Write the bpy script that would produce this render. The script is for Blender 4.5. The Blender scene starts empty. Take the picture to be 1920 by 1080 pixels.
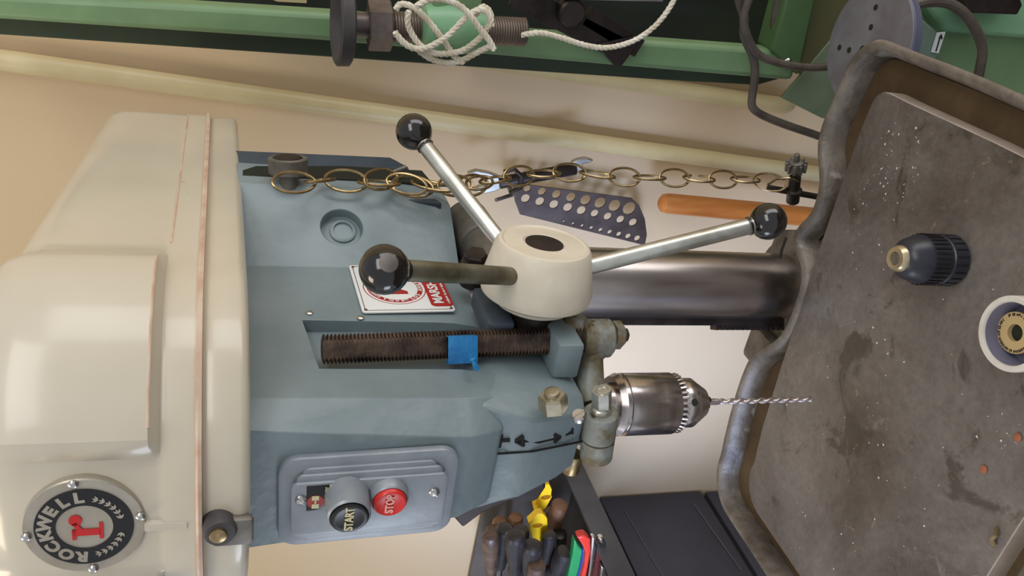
import bpy, bmesh, math, random
from mathutils import Vector, Matrix, noise
from math import radians, sin, cos, pi, tan, atan2, sqrt, hypot
R = random.Random(7)
scn = bpy.context.scene
COL = scn.collection
V = Vector
# ------------------------------------------------------------------ camera (a phone held upright, turned on its side)
F_PX, PSI, PHI, ROLL = 1560.0, radians(30), radians(17.5), radians(1.0)
_z = V((0, 0, 1)); _h = V((-sin(PSI), cos(PSI), 0)); _r = V((cos(PSI), sin(PSI), 0))
CF = _h * cos(PHI) - _z * sin(PHI)
_u = _h * sin(PHI) + _z * cos(PHI)
CX = -_u * cos(ROLL) + _r * sin(-ROLL) * -1
CY = -_u * sin(ROLL) - _r * cos(ROLL)
if (-_z).dot(CY) < 0 or True:
    rr = -ROLL
    CX = -_u * cos(rr) + _r * sin(rr)
    CY = -_u * sin(rr) - _r * cos(rr)
    if (-_z).dot(CY) < 0:
        rr = ROLL
        CX = -_u * cos(rr) + _r * sin(rr)
        CY = -_u * sin(rr) - _r * cos(rr)
CAM = V((0, 0, 0)) - (CF + CX * (1205 - 960) / F_PX + CY * (757 - 540) / F_PX) * 0.70
cam_data = bpy.data.cameras.new('camera'); cam = bpy.data.objects.new('camera', cam_data); COL.objects.link(cam)
cam_data.sensor_width = 36; cam_data.sensor_fit = 'HORIZONTAL'; cam_data.lens = 36 * F_PX / 1920
cam_data.clip_start = 0.02
M = Matrix((CX, -CY, -CF)).transposed().to_4x4(); M.translation = CAM
cam.matrix_world = M
scn.camera = cam

def px(x, y, X=None, Y=None, Z=None):
    """photo measurement -> point on a known plane of the workshop"""
    d = CF + CX * (x - 960) / F_PX + CY * (y - 540) / F_PX
    if X is not None: t = (X - CAM.x) / d.x
    elif Y is not None: t = (Y - CAM.y) / d.y
    else: t = (Z - CAM.z) / d.z
    return CAM + d * t

# ------------------------------------------------------------------ light and exposure
scn.view_settings.view_transform = 'Standard'; scn.view_settings.look = 'None'
scn.view_settings.gamma = 1; scn.view_settings.use_curve_mapping = False
scn.view_settings.exposure = 0.0
world = bpy.data.worlds.new('world'); scn.world = world; world.use_nodes = True
bg = world.node_tree.nodes['Background']; bg.inputs[0].default_value = (0.90, 0.94, 1.0, 1); bg.inputs[1].default_value = 0.54

def area(name, loc, target, size, power, color, sy=None):
    l = bpy.data.lights.new(name, 'AREA'); l.energy = power; l.color = color
    l.shape = 'RECTANGLE'; l.size = size; l.size_y = sy or size
    o = bpy.data.objects.new(name, l); COL.objects.link(o); o.location = loc
    o.rotation_euler = (V(target) - V(loc)).to_track_quat('-Z', 'Y').to_euler()
    return o
area('ceiling_lamp', (1.25, -0.75, 1.1), (0.1, 0.1, 0.0), 1.3, 9, (1.0, 0.96, 0.90), 0.5)
area('right_side_light', (1.95, 0.10, -0.10), (0.0, 0.10, -0.10), 0.75, 15, (1.0, 0.98, 0.96), 2.1)  # tall area light added at the right to give the column its bright band
area('low_window_light', (-0.95, -0.60, 0.02), (-0.35, 0.6, -0.36), 0.5, 3, (0.80, 0.87, 1.0), 0.4)
dl = area('wall_patch_lamp', (-0.72, -1.0, -0.06), (-0.44, 0.6, -0.28), 0.5, 3.2, (0.46, 0.60, 1.0), 0.5); dl.data.spread = radians(42)  # added narrow cool lamp, brightens only the wall patch left of the column
area('warm_lamp', (-0.6, -0.5, 1.35), (-0.2, 0.6, 0.3), 0.5, 6, (1.0, 0.84, 0.62), 0.5)

# ------------------------------------------------------------------ materials
def lin(c):
    out = []
    for v in c[:3]:
        v /= 255.0
        out.append(v / 12.92 if v <= 0.04045 else ((v + 0.055) / 1.055) ** 2.4)
    return (out[0], out[1], out[2], 1)
def mat(name, c1, c2=None, rough=0.5, metal=0.0, scale=8.0, bump=0.0, bscale=60.0, coat=0.0, spots=None, detail=4, rvar=0.0, spec=0.5, stretch=None, contrast=(0.35, 0.65), spot_scale=60, spot_t=0.72):
    m = bpy.data.materials.new(name); m.use_nodes = True
    nt = m.node_tree; n = nt.nodes; L = nt.links
    b = n['Principled BSDF']
    b.inputs['Roughness'].default_value = rough; b.inputs['Metallic'].default_value = metal
    b.inputs['Coat Weight'].default_value = coat; b.inputs['Specular IOR Level'].default_value = spec
    b.inputs['Coat Roughness'].default_value = 0.12
    tc = n.new('ShaderNodeTexCoord'); src = tc.outputs['Object']
    if stretch:
        mp = n.new('ShaderNodeMapping'); mp.inputs['Scale'].default_value = stretch
        L.new(src, mp.inputs[0]); src = mp.outputs[0]
    col = None
    if c2 is None: c2 = tuple(v * 0.9 for v in c1)
    nz = n.new('ShaderNodeTexNoise'); nz.inputs['Scale'].default_value = scale; nz.inputs['Detail'].default_value = detail
    nz.inputs['Roughness'].default_value = 0.6
    L.new(src, nz.inputs['Vector'])
    cr = n.new('ShaderNodeValToRGB'); cr.color_ramp.elements[0].position = contrast[0]; cr.color_ramp.elements[1].position = contrast[1]
    cr.color_ramp.elements[0].color = lin(c1); cr.color_ramp.elements[1].color = lin(c2)
    L.new(nz.outputs['Fac'], cr.inputs[0]); col = cr.outputs[0]
    if spots:
        n2 = n.new('ShaderNodeTexNoise'); n2.inputs['Scale'].default_value = spot_scale; n2.inputs['Detail'].default_value = 5
        L.new(src, n2.inputs['Vector'])
        r2 = n.new('ShaderNodeValToRGB'); r2.color_ramp.elements[0].position = spot_t; r2.color_ramp.elements[1].position = spot_t + 0.04
        L.new(n2.outputs['Fac'], r2.inputs[0])
        mx = n.new('ShaderNodeMixRGB'); L.new(r2.outputs[0], mx.inputs[0]); L.new(col, mx.inputs[1]); mx.inputs[2].default_value = lin(spots)
        col = mx.outputs[0]
    L.new(col, b.inputs['Base Color'])
    if rvar:
        mr = n.new('ShaderNodeMapRange'); mr.inputs[3].default_value = rough - rvar; mr.inputs[4].default_value = rough + rvar
        L.new(nz.outputs['Fac'], mr.inputs[0]); L.new(mr.outputs[0], b.inputs['Roughness'])
    if bump:
        n3 = n.new('ShaderNodeTexNoise'); n3.inputs['Scale'].default_value = bscale; n3.inputs['Detail'].default_value = 3
        L.new(src, n3.inputs['Vector'])
        bp = n.new('ShaderNodeBump'); bp.inputs['Strength'].default_value = bump; bp.inputs['Distance'].default_value = 0.002
        L.new(n3.outputs['Fac'], bp.inputs['Height']); L.new(bp.outputs[0], b.inputs['Normal'])
    return m
cream = mat('cream_enamel', (208, 199, 180), (196, 186, 166), rough=0.30, coat=0.5, scale=5, spots=(140, 105, 85), spot_scale=22, spot_t=0.69, bump=0.04, bscale=30)
crease = mat('worn_cream_edge', (196, 158, 135), (216, 195, 172), rough=0.5, scale=40)
hubm = mat('chipped_cream_paint', (226, 216, 196), (208, 197, 176), rough=0.42, scale=14, spots=(110, 100, 85), spot_scale=90, spot_t=0.74, bump=0.35, bscale=55)
grey = mat('blue_grey_paint', (132, 146, 150), (116, 131, 136), rough=0.36, scale=9, bump=0.6, bscale=45, spots=(150, 150, 140), spot_scale=70, spot_t=0.76)
greyd = mat('clamp_grey_paint', (132, 136, 130), (104, 92, 66), rough=0.45, scale=45, bump=0.5, bscale=90, contrast=(.42, .62), spots=(66, 46, 28), spot_scale=60, spot_t=0.64)
slate = mat('dark_slate_paint', (72, 84, 95), (56, 64, 74), rough=0.45, scale=12, bump=0.2)
plate_m = mat('cast_switch_plate', (152, 158, 165), (140, 146, 154), rough=0.38, metal=0.25, scale=40, bump=0.1, bscale=120)
steel = mat('ground_steel', (222, 216, 214), (178, 168, 164), rough=0.22, metal=1, scale=6, stretch=(1, 1, 12), rvar=0.08, spots=(60, 45, 35), spot_scale=40, spot_t=0.7)
colsteel = mat('column_steel', (222, 216, 214), (168, 156, 150), rough=0.27, metal=1, scale=9, stretch=(1, 1, 0.35), rvar=0.08, spots=(70, 50, 40), spot_scale=120, spot_t=0.73)
rodsteel = mat('dull_plated_rod', (222, 222, 214), (186, 184, 172), rough=0.32, metal=0.9, scale=40)
rodworn = mat('worn_rod', (150, 148, 130), (105, 98, 78), rough=0.42, metal=0.8, scale=30)
bright = mat('bright_steel', (215, 212, 208), (180, 176, 170), rough=0.22, metal=1, scale=30)
rust = mat('rusty_steel', (112, 92, 78), (48, 40, 38), rough=0.5, metal=0.7, scale=35, bump=0.4, bscale=200)
darksteel = mat('dark_oily_steel', (66, 58, 56), (42, 36, 34), rough=0.42, metal=0.6, scale=30)
bake = mat('black_bakelite', (26, 20, 18), (16, 12, 11), rough=0.13, coat=0.6, scale=10)
bakew = mat('worn_bakelite_flat', (120, 112, 108), (90, 82, 78), rough=0.5, scale=60)
black = mat('black_plastic', (26, 25, 27), (20, 19, 21), rough=0.3)
blacktext = mat('black_ink', (18, 16, 16), (24, 20, 18), rough=0.8)
rubber = mat('black_rubber', (74, 70, 70), (54, 50, 50), rough=0.6, scale=30)
greycap = mat('grey_knob_metal', (130, 126, 118), (96, 92, 84), rough=0.5, metal=0.5, scale=30, bump=0.2)
red = mat('red_plastic', (225, 52, 44), (210, 44, 38), rough=0.3)
redink = mat('red_ink', (196, 26, 28), (186, 22, 24), rough=0.5)
brick_red = mat('dark_red_ink', (168, 32, 34), (158, 28, 30), rough=0.4)
white = mat('white_enamel', (228, 230, 228), (220, 223, 222), rough=0.3)
silver = mat('badge_silver', (186, 178, 164), (168, 158, 142), rough=0.34, metal=0.55, scale=30)
brass = mat('aged_brass', (186, 164, 124), (142, 120, 84), rough=0.30, metal=0.95, scale=60)
cast = mat('oily_cast_iron', (112, 104, 98), (74, 64, 56), rough=0.47, metal=0.25, scale=7, detail=9, bump=0.12, bscale=25, rvar=0.16, spots=(124, 116, 108), spot_scale=9, spot_t=0.62)
def cast_material():
    m = bpy.data.materials.new('oily_cast_iron'); m.use_nodes = True; nt = m.node_tree; n = nt.nodes; L = nt.links; b = n['Principled BSDF']
    tc = n.new('ShaderNodeTexCoord')
    def nz(scale, det, rough=.6, dist=0.0, off=0):
        mp = n.new('ShaderNodeMapping'); mp.inputs['Location'].default_value = (off, off * .7, 0); L.new(tc.outputs['Object'], mp.inputs[0])
        q = n.new('ShaderNodeTexNoise'); q.inputs['Scale'].default_value = scale; q.inputs['Detail'].default_value = det; q.inputs['Roughness'].default_value = rough; q.inputs['Distortion'].default_value = dist
        L.new(mp.outputs[0], q.inputs['Vector']); return q.outputs['Fac']
    def ramp(src, a, b_, ca, cb):
        r = n.new('ShaderNodeValToRGB'); r.color_ramp.elements[0].position = a; r.color_ramp.elements[1].position = b_; r.color_ramp.elements[0].color = ca; r.color_ramp.elements[1].color = cb; L.new(src, r.inputs[0]); return r.outputs[0]
    def mix(f, a, b_, mode='MIX'):
        q = n.new('ShaderNodeMixRGB'); q.blend_type = mode
        if isinstance(f, float): q.inputs[0].default_value = f
        else: L.new(f, q.inputs[0])
        L.new(a, q.inputs[1])
        if isinstance(b_, tuple): q.inputs[2].default_value = b_
        else: L.new(b_, q.inputs[2])
        return q.outputs[0]
    W = (1, 1, 1, 1); K = (0, 0, 0, 1)
    base = ramp(nz(5, 10, .7, .4), .38, .64, lin((88, 80, 74)), lin((128, 122, 117)))
    fine = ramp(nz(160, 4, .7), .35, .7, (.82, .81, .80, 1), (1.14, 1.13, 1.12, 1)); col = mix(.8, base, fine, 'MULTIPLY')
    col = mix(ramp(nz(11, 6, .65, 1.5, 3.1), .57, .64, K, (.75, .75, .75, 1)), col, lin((66, 58, 48)))      # oil patches
    col = mix(ramp(nz(7, 9, .75, 2.2, 7.7), .60, .70, K, (.6, .6, .6, 1)), col, lin((146, 136, 128)))        # pale smears
    col = mix(ramp(nz(34, 3, .5, 3.0, 1.3), .69, .72, K, (.5, .5, .5, 1)), col, lin((150, 132, 104)))
    L.new(col, b.inputs['Base Color']); b.inputs['Metallic'].default_value = .22
    rr_ = n.new('ShaderNodeMapRange'); rr_.inputs[3].default_value = .34; rr_.inputs[4].default_value = .62; L.new(nz(9, 8, .7, 1.0, 5.5), rr_.inputs[0]); L.new(rr_.outputs[0], b.inputs['Roughness'])
    bp = n.new('ShaderNodeBump'); bp.inputs['Strength'].default_value = .15; bp.inputs['Distance'].default_value = .001; L.new(nz(60, 8, .7), bp.inputs['Height']); L.new(bp.outputs[0], b.inputs['Normal'])
    return m
cast = cast_material()
edge_m = mat('machined_edge', (214, 200, 188), (190, 176, 164), rough=0.45, metal=0.2, scale=30)
castrim = mat('worn_iron_rim', (130, 122, 112), (84, 76, 68), rough=0.5, metal=0.25, scale=26, detail=9, bump=0.9, bscale=90, spots=(160, 156, 148), spot_scale=16, spot_t=0.64)
tray_brown = mat('sludgy_brown_iron', (96, 78, 54), (70, 54, 36), rough=0.45, metal=0.1, scale=14, bump=0.3)
wallm = mat('tan_wall_paint', (208, 184, 148), (201, 176, 140), rough=0.8, scale=1.5, bump=0.15, bscale=260)
pipem = mat('cream_painted_pipe', (206, 190, 146), (192, 174, 128), rough=0.38, scale=10, spots=(60, 45, 30), spot_scale=30, spot_t=0.78)
green = mat('green_machine_paint', (120, 150, 108), (104, 134, 94), rough=0.42, scale=8, bump=0.15, spots=(190, 190, 170), spot_scale=60, spot_t=0.78)
greenl = mat('light_green_paint', (132, 178, 138), (116, 160, 124), rough=0.35, scale=8)
greend = mat('shaded_green_paint', (46, 62, 36), (34, 46, 26), rough=0.6, scale=8)  # machine green for the rail lip, its shade put into the colour
olive = mat('grimy_olive_panel', (94, 84, 52), (76, 84, 52), rough=0.6, scale=9)
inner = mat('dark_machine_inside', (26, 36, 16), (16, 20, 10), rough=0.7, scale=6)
cordm = mat('white_cotton_cord', (232, 226, 210), (205, 192, 168), rough=0.8, scale=60)
cablem = mat('grey_rubber_cable', (92, 82, 74), (66, 58, 50), rough=0.5, scale=30)
bluerim = mat('blue_grey_disc_edge', (92, 94, 116), (76, 78, 98), rough=0.4, scale=20)
discm = mat('scuffed_grey_disc', (126, 124, 130), (104, 100, 102), rough=0.55, scale=20, bump=0.2)
orange = mat('varnished_orange_wood', (208, 134, 66), (188, 114, 52), rough=0.35, scale=14, stretch=(6, 6, 1), coat=0.3)
gaugem = mat('dark_gauge_steel', (92, 80, 74), (74, 62, 56), rough=0.45, metal=0.6, scale=30)
woodd = mat('old_brown_handle', (104, 80, 62), (66, 50, 40), rough=0.45, scale=16, stretch=(4, 4, 1))
woodk = mat('old_dark_handle', (52, 46, 44), (34, 30, 30), rough=0.35, scale=16)
woodl = mat('brown_wood_handle', (140, 100, 68), (112, 76, 50), rough=0.45, scale=18, stretch=(4, 4, 1))
yellow = mat('yellow_plastic', (240, 196, 30), (230, 182, 24), rough=0.35)
greenp = mat('green_plastic', (40, 140, 76), (34, 120, 66), rough=0.4)
bluep = mat('blue_plastic', (36, 62, 140), (30, 52, 120), rough=0.4)
redp = mat('red_handle_plastic', (215, 58, 44), (200, 50, 38), rough=0.35)
maroon = mat('maroon_handle', (98, 40, 34), (80, 32, 28), rough=0.4)
cabinet_m = mat('charcoal_cabinet', (68, 68, 84), (58, 58, 70), rough=0.5, scale=5, spots=(100, 100, 110), spot_scale=80, spot_t=0.79)
traym = mat('grey_brown_tray', (92, 84, 76), (76, 68, 60), rough=0.6, scale=10)
trayrim = mat('worn_grey_tray_wall', (82, 84, 90), (66, 68, 74), rough=0.5, scale=14, bump=0.3)
tapem = mat('blue_masking_tape', (40, 138, 200), (30, 112, 176), rough=0.6, scale=60, bump=0.3, bscale=300)
agedn = mat('aged_nut_steel', (176, 168, 146), (130, 118, 92), rough=0.35, metal=0.8, scale=50)
gunm = mat('gunmetal', (122, 110, 106), (88, 78, 74), rough=0.4, metal=0.5, scale=30)
plasticd = mat('blue_black_plastic', (42, 44, 54), (34, 36, 44), rough=0.33)
cupw = mat('dirty_white_plastic', (222, 218, 208), (196, 190, 182), rough=0.5, scale=22)
cupin = mat('grey_lavender_plastic', (128, 128, 152), (104, 104, 124), rough=0.5, scale=14)
tan_lab = mat('tan_paper_ring', (206, 180, 130), (190, 162, 112), rough=0.7)
chipw = mat('white_swarf', (225, 222, 214), (200, 196, 188), rough=0.4)
chipo = mat('orange_swarf', (170, 104, 70), (150, 90, 60), rough=0.6)
floorm = mat('grey_concrete', (120, 112, 104), (96, 90, 84), rough=0.7, scale=3)
creamlab = mat('cream_label', (214, 206, 166), (204, 196, 154), rough=0.6)

# ------------------------------------------------------------------ mesh helpers
class MB:
    def __init__(s): s.bm = bmesh.new()
    def ring(s, pts): return [s.bm.verts.new(p) for p in pts]
    def bridge(s, a, b, closed=True):
        n = len(a)
        for i in range(n if closed else n - 1):
            j = (i + 1) % n
            try: s.bm.faces.new((a[i], a[j], b[j], b[i]))
            except ValueError: pass
    def cap(s, a, flip=False):
        try: return s.bm.faces.new(a[::-1] if flip else a)
        except ValueError: return None
    def loft(s, rings, closed=True, caps=True):
        rs = [s.ring(r) for r in rings]
        for a, b in zip(rs, rs[1:]): s.bridge(a, b, closed)
        if caps: s.cap(rs[0], True); s.cap(rs[-1])
        return s
    def lathe(s, p0, axis, prof, seg=32, caps=True, ang=0.0):
        p0 = V(p0); ax = V(axis).normalized()
        up = V((0, 0, 1)) if abs(ax.z) < 0.9 else V((1, 0, 0))
        e1 = ax.cross(up).normalized(); e2 = ax.cross(e1)
        rings = []
        for t, r in prof:
            c = p0 + ax * t
            rings.append([c + (e1 * cos(2 * pi * i / seg + ang) + e2 * sin(2 * pi * i / seg + ang)) * max(r, 1e-5) for i in range(seg)])
        return s.loft(rings, caps=caps)
    def cyl(s, a, b, r, r2=None, seg=24, bev=0.0, ang=0.0):
        a = V(a); b = V(b); L = (b - a).length
        if r2 is None: r2 = r
        if bev:
            prof = [(0, r - bev), (bev * .3, r - bev * .3), (bev, r), (L - bev, r2), (L - bev * .3, r2 - bev * .3), (L, r2 - bev)]
        else: prof = [(0, r), (L, r2)]
        return s.lathe(a, b - a, prof, seg, ang=ang)
    def box(s, c, size, bev=0.0, rot=None, segs=2):
        t = bmesh.new(); bmesh.ops.create_cube(t, size=1)
        bmesh.ops.scale(t, vec=V(size), verts=t.verts)
        if bev: bmesh.ops.bevel(t, geom=t.edges[:], offset=bev, segments=segs, profile=0.5, affect='EDGES')
        if rot is not None: bmesh.ops.transform(t, matrix=rot.to_4x4(), verts=t.verts)
        bmesh.ops.translate(t, vec=V(c), verts=t.verts)
        return s.add(t)
    def add(s, t, mtx=None):
        me = bpy.data.meshes.new('tmp'); t.to_mesh(me); t.free()
        if mtx: me.transform(mtx)
        s.bm.from_mesh(me); bpy.data.meshes.remove(me); return s
    def addmesh(s, me, mtx=None):
        if mtx: me.transform(mtx)
        s.bm.from_mesh(me); bpy.data.meshes.remove(me); return s
    def sphere(s, c, r, u=32, v=18, sc=(1, 1, 1)):
        t = bmesh.new(); bmesh.ops.create_uvsphere(t, u_segments=u, v_segments=v, radius=r)
        bmesh.ops.scale(t, vec=V(sc), verts=t.verts); bmesh.ops.translate(t, vec=V(c), verts=t.verts)
        return s.add(t)
    def tube(s, pts, r, seg=8, closed=False, rad=None):
        pts = [V(p) for p in pts]; n = len(pts)
        rings = []; prev = None
        for i, p in enumerate(pts):
            if closed: t = pts[(i + 1) % n] - pts[i - 1]
            else: t = pts[min(i + 1, n - 1)] - pts[max(i - 1, 0)]
            t.normalize()
            if prev is None:
                up = V((0, 0, 1)) if abs(t.z) < 0.9 else V((1, 0, 0)); e1 = t.cross(up).normalized()
            else:
                e1 = (prev - t * prev.dot(t)).normalized()
            prev = e1; e2 = t.cross(e1)
            q = rad[i] if rad else r
            rings.append([p + (e1 * cos(2 * pi * k / seg) + e2 * sin(2 * pi * k / seg)) * q for k in range(seg)])
        if closed:
            rs = [s.ring(q) for q in rings]
            for i in range(n): s.bridge(rs[i], rs[(i + 1) % n])
            return s
        return s.loft(rings)
    def prism(s, poly, d):
        """poly: 3-D points of a flat outline, d: extrusion vector"""
        d = V(d); a = [V(p) for p in poly]
        return s.loft([a, [p + d for p in a]])

def origin(o):
    v = V((0, 0, 0))
    while o is not None: v = v + o.location; o = o.parent
    return v
def fin(bm, name, smooth=35):
    bmesh.ops.recalc_face_normals(bm, faces=bm.faces[:])
    if smooth:
        for f in bm.faces: f.smooth = True
        lim = radians(smooth)
        for e in bm.edges:
            if len(e.link_faces) == 2 and e.calc_face_angle(0) > lim: e.smooth = False
    me = bpy.data.meshes.new(name); bm.to_mesh(me); bm.free()
    return me
def obj(name, mb, m, parent=None, at=None, smooth=35, label=None, cat=None, group=None, kind=None, bevel=0):
    bm = mb.bm if isinstance(mb, MB) else mb
    off = origin(parent) if parent else V(at or (0, 0, 0))
    bmesh.ops.translate(bm, vec=-off, verts=bm.verts)
    me = fin(bm, name, smooth)
    o = bpy.data.objects.new(name, me); COL.objects.link(o)
    for q in (m if isinstance(m, (list, tuple)) else [m]): me.materials.append(q)
    if parent: o.parent = parent
    else: o.location = off
    if bevel:
        bv = o.modifiers.new('bevel', 'BEVEL'); bv.width = bevel; bv.segments = 2; bv.limit_method = 'ANGLE'; bv.angle_limit = radians(28)
    if label: o['label'] = label
    if cat: o['category'] = cat
    if group: o['group'] = group
    if kind: o['kind'] = kind
    return o
def inst(name, me, parent, mtx, m=None):
    o = bpy.data.objects.new(name, me); COL.objects.link(o)
    if m and not me.materials: me.materials.append(m)
    if parent:
        o.parent = parent; mtx = Matrix.Translation(-origin(parent)) @ mtx
    o.matrix_local = mtx
    return o
def thing(name, label, cat, loc, group=None):
    o = bpy.data.objects.new(name, None); COL.objects.link(o); o.location = loc; o.empty_display_size = 0.02
    o['label'] = label; o['category'] = cat
    if group: o['group'] = group
    return o
def frame(o, x, y, z=None):
    x = V(x).normalized(); y = V(y); y = (y - x * y.dot(x)).normalized(); z = x.cross(y)
    m = Matrix((x, y, z)).transposed().to_4x4(); m.translation = V(o); return m
def text_mesh(s, size, depth=0.0004, bold=0.0, align='CENTER', squeeze=1.0, shear=0):
    c = bpy.data.curves.new('t', 'FONT'); c.body = s; c.size = size; c.extrude = depth; c.offset = bold
    c.align_x = align; c.align_y = 'CENTER'; c.resolution_u = 3; c.shear = shear
    o = bpy.data.objects.new('t', c); COL.objects.link(o)
    bpy.context.view_layer.update()
    me = bpy.data.meshes.new_from_object(o.evaluated_get(bpy.context.evaluated_depsgraph_get()))
    bpy.data.objects.remove(o); bpy.data.curves.remove(c)
    if squeeze != 1: me.transform(Matrix.Diagonal((squeeze, 1, 1, 1)))
    me.materials.clear()
    return me
def rrect(w, h, r, n=5):
    out = []
    for cx, cy, a0 in ((w/2-r, h/2-r, 0), (-w/2+r, h/2-r, 90), (-w/2+r, -h/2+r, 180), (w/2-r, -h/2+r, 270)):
        for i in range(n + 1):
            a = radians(a0 + 90 * i / n); out.append((cx + r * cos(a), cy + r * sin(a)))
    return out
def rplate(mb, mtx, w, h, r, t, bev=0.001, z0=0.0):
    rings = []
    for z, i in ((z0, 0), (z0 + t - bev, 0), (z0 + t - bev * .3, bev * .3), (z0 + t, bev)):
        rings.append([mtx @ V((x, y, z)) for x, y in rrect(w - 2 * i, h - 2 * i, max(r - i, 1e-4))])
    return mb.loft(rings)
def blurred_line(mb, mtx, w, h, z=0.0002):
    """a line of print too small to read: short uneven strokes"""
    x = -w / 2
    while x < w / 2:
        k = h * R.uniform(.25, .6)
        if R.random() > .12: mb.box(mtx @ V((x + k / 2, R.uniform(-.1, .1) * h, z)), (k * .8, h * R.uniform(.6, 1), h * .08), 0, rot=mtx.to_3x3())
        x += k * 1.35
def ss(a, b, x):
    t = min(1, max(0, (x - a) / (b - a))); return t * t * (3 - 2 * t)
def screw_mesh(name, r=0.003, h=0.0016, slot=True):
    mb = MB(); mb.lathe((0, 0, 0), (0, 0, 1), [(0, r), (h * .4, r), (h * .8, r * .75), (h, r * .3)], 14)
    if slot: mb.box((0, 0, h), (r * 1.5, r * .25, h * .3))
    return fin(mb.bm, name)
def boolcut(o, cutters):
    for c in cutters:
        md = o.modifiers.new('b', 'BOOLEAN'); md.object = c; md.operation = 'DIFFERENCE'; md.solver = 'EXACT'
    bpy.context.view_layer.update()
    me = bpy.data.meshes.new_from_object(o.evaluated_get(bpy.context.evaluated_depsgraph_get()))
    o.modifiers.clear(); old = o.data; o.data = me; bpy.data.meshes.remove(old)
    for c in cutters: bpy.data.objects.remove(c)

# ------------------------------------------------------------------ room
FZ = -1.2
def slab(name, c, s, m):
    o = obj(name, MB().box(c, s), m, at=(c[0], c[1], c[2]), kind='structure'); return o
slab('wall_back', (0.4, 0.65, 0.1), (4.4, 0.1, 2.6), wallm)
slab('floor', (0.4, -0.7, FZ - 0.05), (4.4, 2.8, 0.1), floorm)

# ------------------------------------------------------------------ conduit pipes on the wall
def pipe(a, b, r, label):
    a = V(a); b = V(b); t = thing('conduit_pipe', label, 'pipe', b)
    d = (b - a).normalized()
    pts = [a + (b - a) * i / 8 for i in range(9)] + [b + d * .02 + V((0, .004, 0)), b + d * .032 + V((0, .014, 0)), b + d * .036 + V((0, .03, 0))]
    obj('pipe', MB().tube(pts, r, 20), pipem, t)
    return t, a, b
t, a, b = pipe(px(-60, 104, Y=.582), px(1560, 330, Y=.582), .0125, 'long cream conduit pipe slanting down the wall behind the chain')
for f in (0.30, 0.99):
    p = a.lerp(b, f); cl = MB(); cl.tube([p + V((.0142 * cos(q), -.0142 * sin(q) if sin(q) > 0 else 0.004, 0)) for q in [pi * k / 8 for k in range(9)]], .0018, 6)
t, a, b = pipe(px(880, 108, Y=.582), px(1452, 196, Y=.582), .0125, 'short cream conduit pipe emerging from behind the green frame')

# ------------------------------------------------------------------ drill press
press = thing('drill_press', 'large drill press with cream belt guard and blue-grey head above an iron table', 'drill press', (0, .205, FZ))
SH = .035
# column
obj('column', MB().cyl((0, .205, FZ + .03), (0, .205, .16), .0375, seg=64), colsteel, press)
obj('base', MB().box((0, .1, FZ + .02), (.3, .46, .04), .01), castrim, press)
# column rack
ra = V((-cos(PSI), -sin(PSI), 0)); rb = V((sin(PSI), -cos(PSI), 0))
mb = MB(); m3 = Matrix((ra, rb, V((0, 0, 1)))).transposed()
mb.box(V((0, .205, -.17)) + ra * .0395, (.010, .014, .46), .001, rot=m3)
for i in range(34):
    mb.box(V((0, .205, -.175 - i * .0065)) + ra * .0465, (.006, .013, .0032), 0, rot=m3)
obj('column_rack', mb, darksteel, press)

# head casting -----------------------------------------------------
def plan(B, A, C, D, E, bk, z):
    right = [(B[0], B[1]), (A[0], A[1]), (C[0], C[1]), (D[0], D[1]), (E[0], E[1]), (bk[0], bk[1])]
    pts = right + [(-x, y) for x, y in right[::-1]]
    return [V((x, y, z + SH * y)) for x, y in pts]
mb = MB()
mb.loft([plan((.051, -.080), (.057, -.054), (.057, .120), (.100, .190), (.100, .235), (.07, .262), .3215),
         plan((.037, -.078), (.054, -.056), (.056, .125), (.098, .192), (.098, .235), (.07, .262), .174),
         plan((.034, -.068), (.050, -.050), (.055, .128), (.096, .193), (.096, .232), (.07, .258), .150),
         plan((.030, -.050), (.046, -.040), (.052, .130), (.088, .190), (.088, .225), (.065, .245), .134)])
head = obj('head_casting', mb, grey, press)
def cutter(mb):
    return obj('cut', mb, grey)
cm = MB(); cm.loft([[V((x, y, z)) for y, z in ((-.022, .270), (.040, .279), (.040, .05), (-.022, .05))] for x in (.045, .09)])
c1 = cutter(cm)
rc = px(645, 432, X=.083); nrm = V((.07, -.0435, 0)).normalized(); nrm = V((.841, -.541, 0))
rc = V((.0795, .1555, rc.z))
cm = MB(); cm.cyl(rc - nrm * .014, rc + nrm * .02, .0175, .0195, 40); c2 = cutter(cm)
boolcut(head, [c1, c2])
bv = head.modifiers.new('bevel', 'BEVEL'); bv.width = .0028; bv.segments = 3; bv.limit_method = 'ANGLE'; bv.angle_limit = radians(24)
for p in head.data.polygons: p.use_smooth = True
head.data.set_sharp_from_angle(angle=radians(35))
# plug in the round recess
mb = MB(); q0 = rc - nrm * .0145 + V((.0, .003, -.002))
mb.lathe(q0, nrm, [(0, .0115), (.004, .0115), (.0045, .0105), (.0045, .0085), (.0015, .0082), (.0015, .0)], 32)
obj('recess_plug', mb, grey, press)
# quill housing below the head
mb = MB()
def nose(B, A, C, z):
    r_ = [(B[0], B[1]), (A[0], A[1]), (C[0], C[1]), (C[0] * .6, C[1] + .015)]
    return [V((x, y, z)) for x, y in r_ + [(-x * (1.06 if z > .155 else .84 if z > .1 else .80), y) for x, y in r_[::-1]]]
mb.loft([nose((.026, -.054), (.040, -.044), (.040, .05), .180), nose((.049, -.0590), (.0512, -.050), (.044, .055), .160),
         nose((.044, -.066), (.0505, -.048), (.045, .045), .137), nose((.040, -.066), (.048, -.045), (.044, .035), .122),
         nose((.033, -.055), (.042, -.040), (.040, .025), .090), nose((.028, -.046), (.036, -.034), (.036, .02), .0735)])
nose_o = obj('quill_housing', mb, grey, press, bevel=.0022)
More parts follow.
